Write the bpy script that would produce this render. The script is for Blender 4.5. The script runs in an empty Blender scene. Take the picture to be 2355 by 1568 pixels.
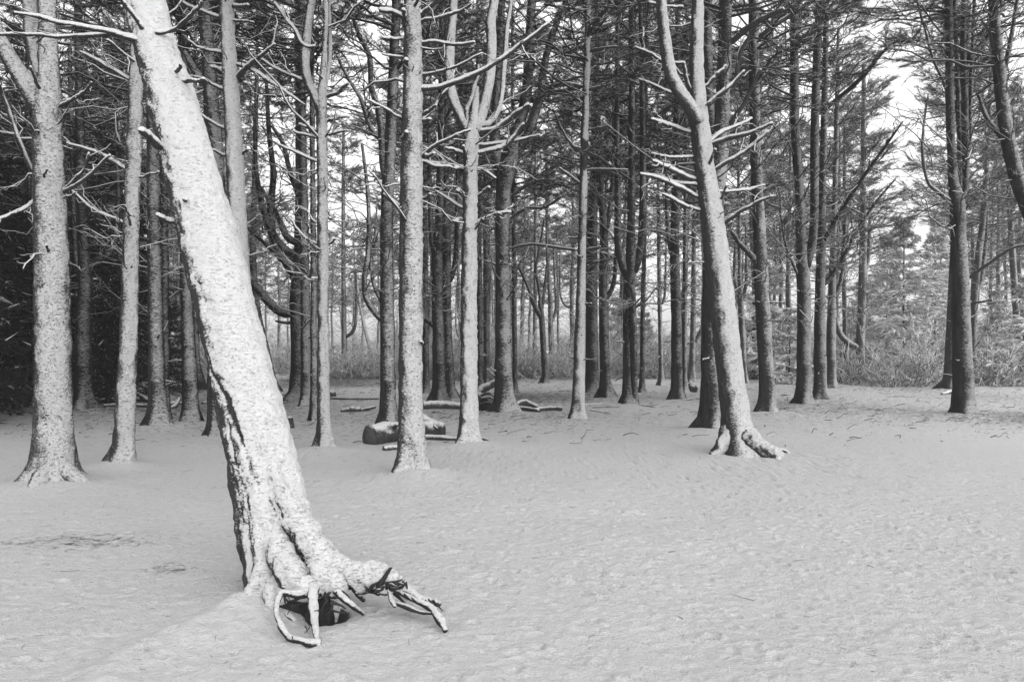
import bpy, math
import numpy as np

# ------------------------------------------------------------------ camera, world, sun, exposure
SC = bpy.context.scene
COL = SC.collection
R = math.radians
CAM_H = 1.6
F = 1700.0          # focal length in units of a 2354-wide frame
CX, HY = 1177.0, 800.0

cam_d = bpy.data.cameras.new('camera')
cam_d.sensor_width = 36.0
cam_d.lens = F / 2354.0 * 36.0
cam_d.shift_y = (HY - 784.0) / 2354.0
cam_d.clip_end = 2000.0
cam = bpy.data.objects.new('camera', cam_d)
cam.location = (0, 0, CAM_H)
cam.rotation_euler = (R(90), 0, 0)
COL.objects.link(cam)
SC.camera = cam

SUN_EL, SUN_AZ = 27.0, 152.0       # azimuth clockwise from +Y (the view direction): behind, to the right
w = bpy.data.worlds.new('World')
SC.world = w
w.use_nodes = True
nt = w.node_tree
bg = nt.nodes['Background']
sky = nt.nodes.new('ShaderNodeTexSky')
sky.sky_type = 'NISHITA'
sky.sun_disc = False
sky.sun_elevation = R(SUN_EL)
sky.sun_rotation = R(SUN_AZ)
sky.dust_density = 6.0
sky.air_density = 2.0
bw = nt.nodes.new('ShaderNodeRGBToBW')
nt.links.new(sky.outputs[0], bw.inputs[0])
# an even cloud deck: the clear-sky brightness differences are flattened
pw = nt.nodes.new('ShaderNodeMath')
pw.operation = 'POWER'
nt.links.new(bw.outputs[0], pw.inputs[0])
pw.inputs[1].default_value = 0.3
ml = nt.nodes.new('ShaderNodeMath')
ml.operation = 'MULTIPLY'
nt.links.new(pw.outputs[0], ml.inputs[0])
ml.inputs[1].default_value = 7.9
nt.links.new(ml.outputs[0], bg.inputs[0])
bg.inputs[1].default_value = 0.15

sun_d = bpy.data.lights.new('sun', 'SUN')
sun_d.energy = 0.95
sun_d.angle = R(50)
sun = bpy.data.objects.new('sun', sun_d)
a, e = R(SUN_AZ), R(SUN_EL)
sdir = np.array([math.sin(a) * math.cos(e), math.cos(a) * math.cos(e), math.sin(e)])
from mathutils import Vector
sun.rotation_euler = Vector(-sdir).to_track_quat('-Z', 'Y').to_euler()
sun.location = (6, -10, 12)
COL.objects.link(sun)

SC.view_settings.view_transform = 'Standard'
SC.view_settings.look = 'None'
SC.view_settings.exposure = -0.15
SC.view_settings.gamma = 1.0
SC.render.engine = 'CYCLES'
SC.cycles.use_denoising = True
SC.cycles.use_adaptive_sampling = True
SC.cycles.adaptive_threshold = 0.02
SC.cycles.max_bounces = 6
SC.cycles.diffuse_bounces = 3
SC.cycles.transparent_max_bounces = 4
SC.cycles.volume_bounces = 0

WIND = np.array([math.cos(R(-50)), math.sin(R(-50)), 0.0])   # where the plastered snow came from

# ------------------------------------------------------------------ helpers
rng = np.random.default_rng(7)


def P(px, py, Z):
    return np.array([(px - CX) / F * Z, Z, CAM_H - (py - HY) / F * Z])


def zrow(py):
    return F * CAM_H / (py - HY)


def _hash(ix, iy, iz, s):
    n = (ix * 374761393 + iy * 668265263 + iz * 2147483647 + s * 1274126177) & 0xFFFFFFFF
    n = ((n ^ (n >> 13)) * 1274126177) & 0xFFFFFFFF
    n = n ^ (n >> 16)
    return (n & 0xFFFF) / 65535.0


def noise3(p, s=0):
    """value noise, about -1..1"""
    p = np.asarray(p, float)
    i = np.floor(p).astype(np.int64)
    f = p - i
    f = f * f * (3 - 2 * f)
    out = 0
    for dx in (0, 1):
        for dy in (0, 1):
            for dz in (0, 1):
                wgt = (f[..., 0] if dx else 1 - f[..., 0]) * (f[..., 1] if dy else 1 - f[..., 1]) * (f[..., 2] if dz else 1 - f[..., 2])
                out = out + wgt * _hash(i[..., 0] + dx, i[..., 1] + dy, i[..., 2] + dz, s)
    return out * 2 - 1


def noise2(x, y, s=0):
    return noise3(np.stack([x, y, np.zeros_like(x) + 0.5], -1), s)


class MB:
    """collects quads and tris, builds ONE mesh"""

    def __init__(self):
        self.v, self.q, self.t, self.qm, self.tm, self.n, self.att = [], [], [], [], [], 0, []

    def add(self, v, q=None, t=None, m=0, att=None):
        v = np.asarray(v, float).reshape(-1, 3)
        if q is not None and len(q):
            self.q.append(np.asarray(q) + self.n)
            self.qm.append(np.full(len(q), m))
        if t is not None and len(t):
            self.t.append(np.asarray(t) + self.n)
            self.tm.append(np.full(len(t), m) if np.isscalar(m) else np.asarray(m))
        self.v.append(v)
        self.att.append(np.zeros(len(v)) if att is None else att)
        self.n += len(v)

    def mesh(self, name, mats, smooth=True, attname=None):
        me = bpy.data.meshes.new(name)
        v = np.concatenate(self.v).astype(np.float32)
        q = np.concatenate(self.q) if self.q else np.zeros((0, 4), int)
        t = np.concatenate(self.t) if self.t else np.zeros((0, 3), int)
        nq, n3 = len(q), len(t)
        me.vertices.add(len(v))
        me.vertices.foreach_set('co', v.ravel())
        me.loops.add(nq * 4 + n3 * 3)
        me.loops.foreach_set('vertex_index', np.concatenate([q.ravel(), t.ravel()]).astype(np.int32))
        me.polygons.add(nq + n3)
        st = np.concatenate([np.arange(nq) * 4, nq * 4 + np.arange(n3) * 3]).astype(np.int32)
        me.polygons.foreach_set('loop_start', st)
        mi = np.concatenate(([np.concatenate(self.qm)] if self.qm else []) + ([np.concatenate(self.tm)] if self.tm else [])).astype(np.int32)
        me.polygons.foreach_set('material_index', mi)
        if smooth:
            me.polygons.foreach_set('use_smooth', np.ones(nq + n3, bool))
        for m in mats:
            me.materials.append(m)
        if attname:
            at = me.attributes.new(attname, 'FLOAT', 'POINT')
            at.data.foreach_set('value', np.concatenate(self.att).astype(np.float32))
        me.update(calc_edges=True)
        return me

    def build(self, name, mats, parent=None, **k):
        if not isinstance(mats, (list, tuple)):
            mats = [mats]
        return link(name, self.mesh(name, mats, **k), parent)


def link(name, me, parent=None):
    o = bpy.data.objects.new(name, me)
    COL.objects.link(o)
    if parent is not None:
        o.parent = parent
        o.matrix_parent_inverse = parent.matrix_world.inverted() if False else o.matrix_parent_inverse
    return o


def tag(o, label=None, cat=None, group=None, kind=None):
    if label: o['label'] = label
    if cat: o['category'] = cat
    if group: o['group'] = group
    if kind: o['kind'] = kind
    return o


def thing(name, loc, label, cat, group=None):
    o = bpy.data.objects.new(name, None)
    COL.objects.link(o)
    o.empty_display_size = 0.2
    o.location = loc
    return tag(o, label, cat, group)


def catmull(pts, n):
    """pts (K,D) resampled to n points"""
    pts = np.asarray(pts, float)
    if len(pts) == 2:
        t = np.linspace(0, 1, n)[:, None]
        return pts[0] * (1 - t) + pts[1] * t
    ext = np.vstack([2 * pts[0] - pts[1], pts, 2 * pts[-1] - pts[-2]])
    d = np.linalg.norm(np.diff(pts[:, :3], axis=0), axis=1)
    cum = np.concatenate([[0], np.cumsum(d)])
    s = np.linspace(0, cum[-1], n)
    k = np.clip(np.searchsorted(cum, s, side='right') - 1, 0, len(pts) - 2)
    t = ((s - cum[k]) / np.maximum(d[k], 1e-9))[:, None]
    p0, p1, p2, p3 = ext[k], ext[k + 1], ext[k + 2], ext[k + 3]
    return 0.5 * (2 * p1 + (p2 - p0) * t + (2 * p0 - 5 * p1 + 4 * p2 - p3) * t ** 2 + (3 * p1 - p0 - 3 * p2 + p3) * t ** 3)


def sweep(mb, pts, rad, ns=12, disp=None, m=0, att=None, close=True):
    """tube with parallel-transported frames; disp(P, theta, normal, s)-> radial offset"""
    pts = np.asarray(pts, float)
    rad = np.asarray(rad, float)
    n = len(pts)
    T = np.gradient(pts, axis=0)
    T /= np.linalg.norm(T, axis=1)[:, None] + 1e-12
    ref = np.array([1.0, 0, 0]) if abs(T[0][0]) < 0.9 else np.array([0, 1.0, 0])
    u = ref - T[0] * ref.dot(T[0]); u /= np.linalg.norm(u)
    U = np.zeros_like(pts)
    for i in range(n):
        u = u - T[i] * u.dot(T[i]); u /= np.linalg.norm(u)
        U[i] = u
    V = np.cross(T, U)
    th = np.arange(ns) / ns * 2 * math.pi
    N = np.cos(th)[None, :, None] * U[:, None, :] + np.sin(th)[None, :, None] * V[:, None, :]
    rr = np.repeat(rad[:, None], ns, 1)
    if disp is not None:
        rr = rr + disp(pts[:, None, :] + N * rr[..., None], N, rr)
    X = pts[:, None, :] + N * rr[..., None]
    at = att(X, N).ravel() if att is not None else np.zeros(n * ns)
    i, j = np.meshgrid(np.arange(n - 1), np.arange(ns), indexing='ij')
    j2 = (j + 1) % ns
    q = np.stack([i * ns + j, i * ns + j2, (i + 1) * ns + j2, (i + 1) * ns + j], -1).reshape(-1, 4)
    v = X.reshape(-1, 3)
    t = []
    if close:
        base = len(v)
        v = np.vstack([v, pts[0] - T[0] * rad[0] * .15, pts[-1] + T[-1] * rad[-1] * .4])
        at = np.concatenate([at, [at[0], at[-1]]])
        jj = np.arange(ns); jn = (jj + 1) % ns
        t = np.concatenate([np.stack([np.full(ns, base), jn, jj], -1),
                            np.stack([np.full(ns, base + 1), (n - 1) * ns + jj, (n - 1) * ns + jn], -1)])
    mb.add(v, q, t, m, at)


def batch_tubes(mb, PT, RD, ns=4, m=0):
    """many thin tubes at once: PT (M,N,3), RD (M,N)"""
    M, N = RD.shape
    if M == 0:
        return
    T = PT[:, -1] - PT[:, 0]
    T = T / (np.linalg.norm(T, axis=1)[:, None] + 1e-9)
    ref = np.where(np.abs(T[:, 2:3]) < 0.9, np.array([[0, 0, 1.0]]), np.array([[1.0, 0, 0]]))
    U = np.cross(T, ref); U /= np.linalg.norm(U, axis=1)[:, None] + 1e-9
    V = np.cross(U, T)
    th = np.arange(ns) / ns * 2 * math.pi + .4
    NN = np.cos(th)[None, :, None] * U[:, None] + np.sin(th)[None, :, None] * V[:, None]
    X = PT[:, :, None, :] + NN[:, None] * RD[:, :, None, None]
    i, j = np.meshgrid(np.arange(N - 1), np.arange(ns), indexing='ij')
    j2 = (j + 1) % ns
    q = np.stack([i * ns + j, i * ns + j2, (i + 1) * ns + j2, (i + 1) * ns + j], -1).reshape(-1, 4)
    Q = (q[None] + (np.arange(M) * N * ns)[:, None, None]).reshape(-1, 4)
    mb.add(X.reshape(-1, 3), Q, None, m)


def unit(v):
    return v / (np.linalg.norm(v, axis=-1, keepdims=True) + 1e-9)


def strands(O, D, L, r0, r1, N, curve, jit, g, up=None):
    """curved strands: O,D (M,3), L (M,), curve (M,) upward bend fraction"""
    M = len(O)
    t = np.linspace(0, 1, N)
    pts = O[:, None] + D[:, None] * (L[:, None] * t)[..., None]
    pts[:, :, 2] += (curve * L)[:, None] * t ** 2
    wob = g.normal(0, 1, (M, N, 3)).cumsum(1)
    wob -= wob[:, :1]
    pts += wob * (jit * L)[:, None, None] / N
    rad = r0[:, None] * (1 - t) + r1[:, None] * t
    return pts, rad


def along(pts, t):
    """points on strands: pts (M,N,3), t (M,K) -> (M,K,3), direction"""
    M, N, _ = pts.shape
    f = np.clip(t, 0, .9999) * (N - 1)
    k = f.astype(int)
    a = np.take_along_axis(pts, k[..., None].repeat(3, -1), 1)
    b = np.take_along_axis(pts, (k + 1)[..., None].repeat(3, -1), 1)
    return a + (b - a) * (f - k)[..., None], unit(b - a)


def dead_branches(mb, g, axis_fn, h0, h1, nb, Lmin, Lmax, thick=1.0, twigs=5, elev=(-10, 35), whorl=.45, sub=True, az=None):
    """bare snowy branches in whorls along a trunk; axis_fn(h)->(xyz, radius)"""
    hs = h0 + (h1 - h0) * g.random(nb)
    hs = np.round(hs / whorl) * whorl + g.normal(0, .05, nb)
    A, rr = axis_fn(hs)
    azi = g.random(nb) * 2 * math.pi if az is None else az[0] + (az[1] - az[0]) * g.random(nb)
    el = R(elev[0]) + (R(elev[1]) - R(elev[0])) * g.random(nb)
    D = np.stack([np.cos(azi) * np.cos(el), np.sin(azi) * np.cos(el), np.sin(el)], -1)
    L = Lmin + (Lmax - Lmin) * g.random(nb) ** 1.6
    r0 = (.009 + .009 * L / Lmax) * thick * (.7 + .6 * g.random(nb))
    pts, rad = strands(A + D * (rr * .6)[:, None] * np.array([1, 1, 0]), D, L, r0, r0 * .4, 7, g.normal(.06, .16, nb), .35 + 0 * L, g)
    batch_tubes(mb, pts, rad, 4)
    if twigs:
        t = .25 + .75 * g.random((nb, twigs))
        O, BD = along(pts, t)
        side = np.sign(g.normal(0, 1, (nb, twigs)))
        hor = unit(np.cross(BD, np.array([0, 0, 1.0]))) * side[..., None]
        TD = unit(BD * .8 + hor * (.5 + .5 * g.random((nb, twigs, 1))) + np.array([0, 0, 1]) * g.normal(.1, .35, (nb, twigs, 1)))
        TL = (L[:, None] * (.2 + .35 * g.random((nb, twigs))) * (1.25 - t)).ravel()
        tr = np.repeat(r0, twigs) * .5
        p2, r2 = strands(O.reshape(-1, 3), TD.reshape(-1, 3), TL, tr, tr * .5, 4, g.normal(.05, .2, len(TL)), .5 + 0 * TL, g)
        batch_tubes(mb, p2, r2, 3)
        if sub:
            K = 1 if nb > 30 else 2
            t = .3 + .7 * g.random((len(p2), K))
            O, BD = along(p2, t)
            TD = unit(BD + g.normal(0, .55, O.shape))
            TL2 = (TL[:, None] * (.25 + .4 * g.random((len(p2), K)))).ravel()
            tr = np.repeat(tr, K) * .6
            p3, r3 = strands(O.reshape(-1, 3), TD.reshape(-1, 3), TL2, tr, tr * .6, 3, g.normal(0, .2, len(TL2)), .3 + 0 * TL2, g)
            batch_tubes(mb, p3, r3, 3)


def needles(mb, g, O, D, ln, wd, spread=.5, snow=.2, m0=1, m1=2):
    """one thin needle-tuft triangle for each origin"""
    n = len(O)
    d = unit(D + g.normal(0, spread, (n, 3)))
    s = unit(np.cross(d, g.normal(0, 1, (n, 3))))
    L = ln * (.6 + .8 * g.random(n))[:, None]
    W = wd * (.6 + .8 * g.random(n))[:, None]
    v = np.stack([O - s * W * .5, O + s * W * .5, O + d * L], 1).reshape(-1, 3)
    t = np.arange(n * 3).reshape(-1, 3)
    mm = np.where(g.random(n) < snow, m1, m0)
    mb.add(v, None, t, mm)


def live_crown(mb, g, h0, h1, nb, Lb, Lt, ntw=9, nn=14, ln=.30, wd=.013, elev=(0, 30), snow=.16, curve=.1, spread=.3, start=.3, load=0.0, axis=None, droop=0.0):
    """living boughs with needle tufts; local axis at x=y=0 unless axis_fn is given. slots: 0 bark 1 needles 2 snow"""
    u = np.sort(g.random(nb))
    hs = h0 + (h1 - h0) * u
    hs = np.round(hs / .55) * .55 + g.normal(0, .08, nb)
    if axis is None:
        A = np.stack([0 * hs, 0 * hs, hs], -1)
    else:
        A, _ = axis(hs)
    az = g.random(nb) * 2 * math.pi
    el = R(elev[0]) + (R(elev[1]) - R(elev[0])) * (.3 * g.random(nb) + .7 * u)
    D = np.stack([np.cos(az) * np.cos(el), np.sin(az) * np.cos(el), np.sin(el)], -1)
    L = (Lb + (Lt - Lb) * u) * (.6 + .6 * g.random(nb))
    r0 = .012 + .010 * L
    pts, rad = strands(A, D, L, r0, r0 * .3, 7, g.normal(curve, .08, nb), .25 + 0 * L, g)
    batch_tubes(mb, pts, rad, 4)
    t = start + (1 - start) * g.random((nb, ntw))
    O, BD = along(pts, t)
    side = np.sign(g.normal(0, 1, (nb, ntw)))
    hor = unit(np.cross(BD, np.array([0, 0, 1.0]))) * side[..., None]
    TD = unit(BD * .8 + hor * (.4 + .6 * g.random((nb, ntw, 1))) + np.array([0, 0, 1]) * g.normal(.05 - droop, .18, (nb, ntw, 1)))
    TL = (L[:, None] * (.18 + .25 * g.random((nb, ntw))) * (1.35 - t)).ravel() + .12
    tr = np.full(len(TL), .007)
    p2, r2 = strands(O.reshape(-1, 3), TD.reshape(-1, 3), TL, tr, tr * .5, 4, g.normal(.05 - droop, .12, len(TL)), .3 + 0 * TL, g)
    batch_tubes(mb, p2, r2, 3)
    tt = .1 + .9 * g.random((len(p2), nn))
    O, BD = along(p2, tt)
    needles(mb, g, O.reshape(-1, 3), BD.reshape(-1, 3), ln, wd, spread, snow)
    if load > 0:      # snow lying along the twigs, as lumpy flat caps
        k = np.nonzero(g.random(len(p2)) < load)[0]
        q = p2[k].copy()
        q[:, :, 2] += .02
        lr = np.clip(TL[k] * .11, .025, .08)[:, None] * np.array([.5, 1, 1, .4]) * (.6 + .8 * g.random((len(k), 4)))
        batch_tubes(mb, q, lr, 5, 2)
        k = np.nonzero(g.random(nb) < load)[0]
        q = pts[k].copy()
        q[:, :, 2] += .03
        batch_tubes(mb, q, (.025 + .03 * g.random((len(k), 7))), 5, 2)


# ------------------------------------------------------------------ materials (the photograph is black and white)
def newmat(name):
    m = bpy.data.materials.new(name)
    m.use_nodes = True
    nt = m.node_tree
    b = nt.nodes['Principled BSDF']
    b.inputs['Specular IOR Level'].default_value = 0.25
    return m, nt, b


def N(nt, typ, **kw):
    n = nt.nodes.new(typ)
    for k, v in kw.items():
        if k.startswith('i_'):
            key = k[2:]
            key = int(key) if key.isdigit() else key
            n.inputs[key].default_value = v
        else:
            setattr(n, k, v)
    return n


def math_(nt, op, a, b=None, clamp=False):
    n = nt.nodes.new('ShaderNodeMath')
    n.operation = op
    n.use_clamp = clamp
    for i, x in enumerate((a, b)):
        if x is None: continue
        if hasattr(x, 'is_linked'):
            nt.links.new(x, n.inputs[i])
        else:
            n.inputs[i].default_value = x
    return n.outputs[0]


def grey(v):
    return (v, v, v, 1)


def bark_material(name, thr, amp=.5, wind=1.0, up=.55, dark=(.022, .07), white=.82, soft=.16, scale=1.0, fleck=.25, bump=.5):
    """bark with snow driven onto the side that faces WIND and lying on what faces up"""
    m, nt, b = newmat(name)
    L = nt.links.new
    geo = N(nt, 'ShaderNodeNewGeometry')
    tc = N(nt, 'ShaderNodeTexCoord')
    mp = N(nt, 'ShaderNodeMapping', i_Scale=(1.0, 1.0, 2.5))
    L(tc.outputs['Object'], mp.inputs[0])
    # rugged bark plates
    n1 = N(nt, 'ShaderNodeTexNoise', i_Scale=34.0 * scale, i_Detail=6.0, i_Roughness=.66, i_Distortion=1.0)
    L(mp.outputs[0], n1.inputs['Vector'])
    n2 = N(nt, 'ShaderNodeTexNoise', i_Scale=3.2 * scale, i_Detail=4.0, i_Roughness=.6)
    L(tc.outputs['Object'], n2.inputs['Vector'])
    mp2 = N(nt, 'ShaderNodeMapping', i_Scale=(1.0, 1.0, .16))
    L(tc.outputs['Object'], mp2.inputs[0])
    n3 = N(nt, 'ShaderNodeTexNoise', i_Scale=30.0 * scale, i_Detail=4.0, i_Roughness=.6, i_Distortion=.3)
    L(mp2.outputs[0], n3.inputs['Vector'])
    dot = N(nt, 'ShaderNodeVectorMath', operation='DOT_PRODUCT')
    L(geo.outputs['Normal'], dot.inputs[0])
    dot.inputs[1].default_value = tuple(WIND * wind + np.array([0, 0, up]))
    at = N(nt, 'ShaderNodeAttribute', attribute_name='snow_bias')
    s = math_(nt, 'ADD', dot.outputs['Value'], at.outputs['Fac'])
    a1 = math_(nt, 'MULTIPLY', math_(nt, 'SUBTRACT', n1.outputs['Fac'], .5), amp * 2.2)
    a2 = math_(nt, 'MULTIPLY', math_(nt, 'SUBTRACT', n2.outputs['Fac'], .5), amp * 1.3)
    s = math_(nt, 'ADD', s, a1)
    s = math_(nt, 'ADD', s, a2)
    mr = N(nt, 'ShaderNodeMapRange', interpolation_type='SMOOTHSTEP')
    L(s, mr.inputs[0])
    mr.inputs[1].default_value = thr - soft
    mr.inputs[2].default_value = thr + soft
    # dark cracks in the snow crust, the bark plates' shadows painted in
    fl = N(nt, 'ShaderNodeMapRange', interpolation_type='SMOOTHSTEP')
    L(n1.outputs['Fac'], fl.inputs[0])
    fl.inputs[1].default_value = .33
    fl.inputs[2].default_value = .47
    fl.inputs[3].default_value = 1 - fleck
    fl.inputs[4].default_value = 1.0
    fac = math_(nt, 'MULTIPLY', mr.outputs[0], fl.outputs[0])
    cr = N(nt, 'ShaderNodeMapRange')
    L(n3.outputs['Fac'], cr.inputs[0])
    cr.inputs[1].default_value = .3
    cr.inputs[2].default_value = .7
    cr.inputs[3].default_value = dark[0]
    cr.inputs[4].default_value = dark[1]
    mix = N(nt, 'ShaderNodeMix', data_type='FLOAT')
    L(fac, mix.inputs[0])
    L(cr.outputs[0], mix.inputs[2])
    mix.inputs[3].default_value = white
    comb = N(nt, 'ShaderNodeCombineColor')
    for k in range(3):
        L(mix.outputs[0], comb.inputs[k])
    L(comb.outputs[0], b.inputs['Base Color'])
    b.inputs['Roughness'].default_value = .85
    hb = math_(nt, 'ADD', math_(nt, 'MULTIPLY', n1.outputs['Fac'], .7), math_(nt, 'MULTIPLY', n3.outputs['Fac'], .6))
    hb = math_(nt, 'ADD', hb, math_(nt, 'MULTIPLY', fac, .35))
    bp = N(nt, 'ShaderNodeBump', i_Strength=bump, i_Distance=.03)
    L(hb, bp.inputs['Height'])
    L(bp.outputs[0], b.inputs['Normal'])
    return m


M = {}
M['heavy'] = bark_material('snow_plastered_bark', .54, amp=1.15, fleck=.95, white=.76, bump=1.0, soft=.2)  # forest shade on these trunks is put into a lower snow tone
M['lean'] = bark_material('deep_snow_plastered_bark', .32, amp=.95, white=.82, fleck=.42, up=.8, bump=.8)
M['bright'] = bark_material('bright_snow_plastered_bark', .40, amp=.95, fleck=.75, white=.80, bump=1.0, soft=.2)
M['medium'] = bark_material('half_snowed_bark', .84, amp=1.1, fleck=.85, white=.55, soft=.25, bump=1.0, scale=.55, dark=(.010, .05))
M['light'] = bark_material('thinly_snowed_bark', .74, amp=.9, fleck=.8, white=.42, soft=.34, bump=1.0, dark=(.006, .034), scale=.45)
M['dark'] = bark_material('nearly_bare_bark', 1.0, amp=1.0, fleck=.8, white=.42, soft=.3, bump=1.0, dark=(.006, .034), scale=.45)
M['far'] = bark_material('distant_bark', .9, amp=.9, fleck=.4, white=.5, scale=.5, bump=.3)
M['bush'] = bark_material('snow_dusted_twig', .02, amp=.5, wind=.6, up=1.0, fleck=.1, soft=.3, dark=(.05, .12), scale=1.3, bump=.2)
M['branch_near'] = bark_material('snow_laden_branch', .12, amp=.45, wind=.5, up=1.0, fleck=.3, soft=.2, dark=(.025, .06), scale=1.2, bump=.5)
M['branch'] = bark_material('snow_topped_branch', .66, amp=.35, wind=.55, up=1.0, fleck=.2, soft=.25, dark=(.03, .07), scale=1.3, bump=.3)
M['branch_dark'] = bark_material('bare_branch', .85, amp=.4, wind=.4, up=1.0, fleck=.3, soft=.2, white=.6, dark=(.02, .05), bump=.3)
M['log'] = bark_material('snow_capped_log', .74, amp=.5, wind=.35, up=1.0, fleck=.25, dark=(.025, .07))
M['butt'] = bark_material('snow_crusted_buttress', .02, amp=.8, wind=.7, up=.9, fleck=.5, dark=(.02, .055), white=.84, bump=.9)
M['root'] = bark_material('snowy_root', .42, amp=.6, wind=.45, up=1.0, fleck=.3, dark=(.02, .055), scale=1.2, bump=.8)


def plain(name, lo, hi, scale=8.0, rough=.85, bump=0.0):
    m, nt, b = newmat(name)
    L = nt.links.new
    tc = N(nt, 'ShaderNodeTexCoord')
    n = N(nt, 'ShaderNodeTexNoise', i_Scale=scale, i_Detail=3.0)
    L(tc.outputs['Object'], n.inputs['Vector'])
    mr = N(nt, 'ShaderNodeMapRange')
    L(n.outputs['Fac'], mr.inputs[0])
    mr.inputs[1].default_value = .3
    mr.inputs[2].default_value = .7
    mr.inputs[3].default_value = lo
    mr.inputs[4].default_value = hi
    comb = N(nt, 'ShaderNodeCombineColor')
    for k in range(3):
        L(mr.outputs[0], comb.inputs[k])
    L(comb.outputs[0], b.inputs['Base Color'])
    b.inputs['Roughness'].default_value = rough
    if bump:
        bp = N(nt, 'ShaderNodeBump', i_Strength=bump, i_Distance=.02)
        L(n.outputs['Fac'], bp.inputs['Height'])
        L(bp.outputs[0], b.inputs['Normal'])
    return m


M['needle'] = plain('pine_needles', .025, .055, 3.0)
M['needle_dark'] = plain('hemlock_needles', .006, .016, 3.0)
M['snow'] = plain('clinging_snow', .74, .84, 12.0, bump=.3)
M['twig'] = plain('wet_twig', .02, .05, 20.0)
M['endgrain'] = plain('sawn_end_grain', .04, .11, 45.0, bump=.5)


def ground_material():
    m, nt, b = newmat('fresh_snow_ground')
    L = nt.links.new
    tc = N(nt, 'ShaderNodeTexCoord')
    co = tc.outputs['Object']
    n1 = N(nt, 'ShaderNodeTexNoise', i_Scale=15.0, i_Detail=6.0, i_Roughness=.62, i_Distortion=.4)
    L(co, n1.inputs['Vector'])
    n2 = N(nt, 'ShaderNodeTexNoise', i_Scale=70.0, i_Detail=5.0, i_Roughness=.6)
    L(co, n2.inputs['Vector'])
    vo = N(nt, 'ShaderNodeTexVoronoi', feature='SMOOTH_F1', i_Scale=7.0)
    L(co, vo.inputs['Vector'])
    # litter breaking through the thin snow, darker patches, and painted shade in the root hole
    litter_shade = N(nt, 'ShaderNodeAttribute', attribute_name='litter')
    mp = N(nt, 'ShaderNodeMapping', i_Scale=(1.0, 1.0, 1.0))
    L(co, mp.inputs[0])
    n3 = N(nt, 'ShaderNodeTexNoise', i_Scale=7.0, i_Detail=8.0, i_Roughness=.72, i_Distortion=1.4)
    L(mp.outputs[0], n3.inputs['Vector'])
    s = math_(nt, 'ADD', n3.outputs['Fac'], math_(nt, 'MULTIPLY', litter_shade.outputs['Fac'], .38))
    mr = N(nt, 'ShaderNodeMapRange', interpolation_type='SMOOTHSTEP')
    L(s, mr.inputs[0])
    mr.inputs[1].default_value = .62
    mr.inputs[2].default_value = .86
    col = N(nt, 'ShaderNodeMix', data_type='RGBA')
    L(mr.outputs[0], col.inputs[0])
    tint = N(nt, 'ShaderNodeMapRange')
    L(n1.outputs['Fac'], tint.inputs[0])
    tint.inputs[1].default_value = .3
    tint.inputs[2].default_value = .7
    tint.inputs[3].default_value = .66
    tint.inputs[4].default_value = .75
    comb = N(nt, 'ShaderNodeCombineColor')
    for k in range(3):
        L(tint.outputs[0], comb.inputs[k])
    L(comb.outputs[0], col.inputs[6])
    col.inputs[7].default_value = grey(.06)
    L(col.outputs[2], b.inputs['Base Color'])
    b.inputs['Roughness'].default_value = .7
    h = math_(nt, 'ADD', math_(nt, 'MULTIPLY', n1.outputs['Fac'], .8), math_(nt, 'MULTIPLY', n2.outputs['Fac'], .5))
    h = math_(nt, 'ADD', h, math_(nt, 'MULTIPLY', vo.outputs['Distance'], .35))
    bp = N(nt, 'ShaderNodeBump', i_Strength=1.0, i_Distance=.042)
    L(h, bp.inputs['Height'])
    L(bp.outputs[0], b.inputs['Normal'])
    return m


M['ground'] = ground_material()

# ------------------------------------------------------------------ ground
MOUNDS = []          # (x, y, radius, height)
RIDGE = (P(600, 1375, 4.65)[:2], P(215, 1545, 3.62)[:2])
PIT = P(752, 1398, 4.42)[:2]


def ground_h(x, y, fine=True):
    x = np.asarray(x, float); y = np.asarray(y, float)
    h = .035 * noise2(x * .45, y * .45, 3) + .02 * noise2(x * 1.3, y * 1.3, 4)
    d = np.hypot(x, y)
    h = h * np.clip(d / 5, .3, 1)
    for (mx, my, mr, mh) in MOUNDS:
        dd = ((x - mx) ** 2 + (y - my) ** 2) / mr ** 2
        h = h + mh * np.exp(-dd)
    a, b = RIDGE
    ab = b - a
    t = np.clip(((x - a[0]) * ab[0] + (y - a[1]) * ab[1]) / ab.dot(ab), 0, 1)
    sx, sy = x - (a[0] + t * ab[0]), y - (a[1] + t * ab[1])
    dist = np.hypot(sx, sy)
    side = sx * ab[1] - sy * ab[0]          # gentler on the camera side
    wd = np.where(side > 0, .12, .24)
    h = h + (.10 - .05 * t) * np.exp(-(dist / wd) ** 2) * (1 + .35 * noise2(x * 4, y * 4, 8) + .25 * noise2(x * 9, y * 9, 9))
    dp = np.hypot(x - PIT[0], y - PIT[1])
    h = h - .13 * np.exp(-(dp / .10) ** 2)
    if fine:
        near = np.clip(1.4 - d / 14, .1, 1)
        h = h + near * (.005 * noise2(x * 6, y * 6, 5) + .006 * noise2(x * 13, y * 17, 6) + .006 * noise2(x * 24, y * 30, 7))
    return h


def spaced(lo_fine, hi_fine, step, far_lo, far_hi, grow):
    a = [lo_fine]
    s = step
    while a[-1] < hi_fine: a.append(a[-1] + step)
    s = step
    while a[-1] < far_hi:
        s *= grow; a.append(a[-1] + s)
    b = [lo_fine]; s = step
    while b[-1] > far_lo:
        s *= grow; b.append(b[-1] - s)
    return np.array(b[::-1][:-1] + a)


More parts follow.
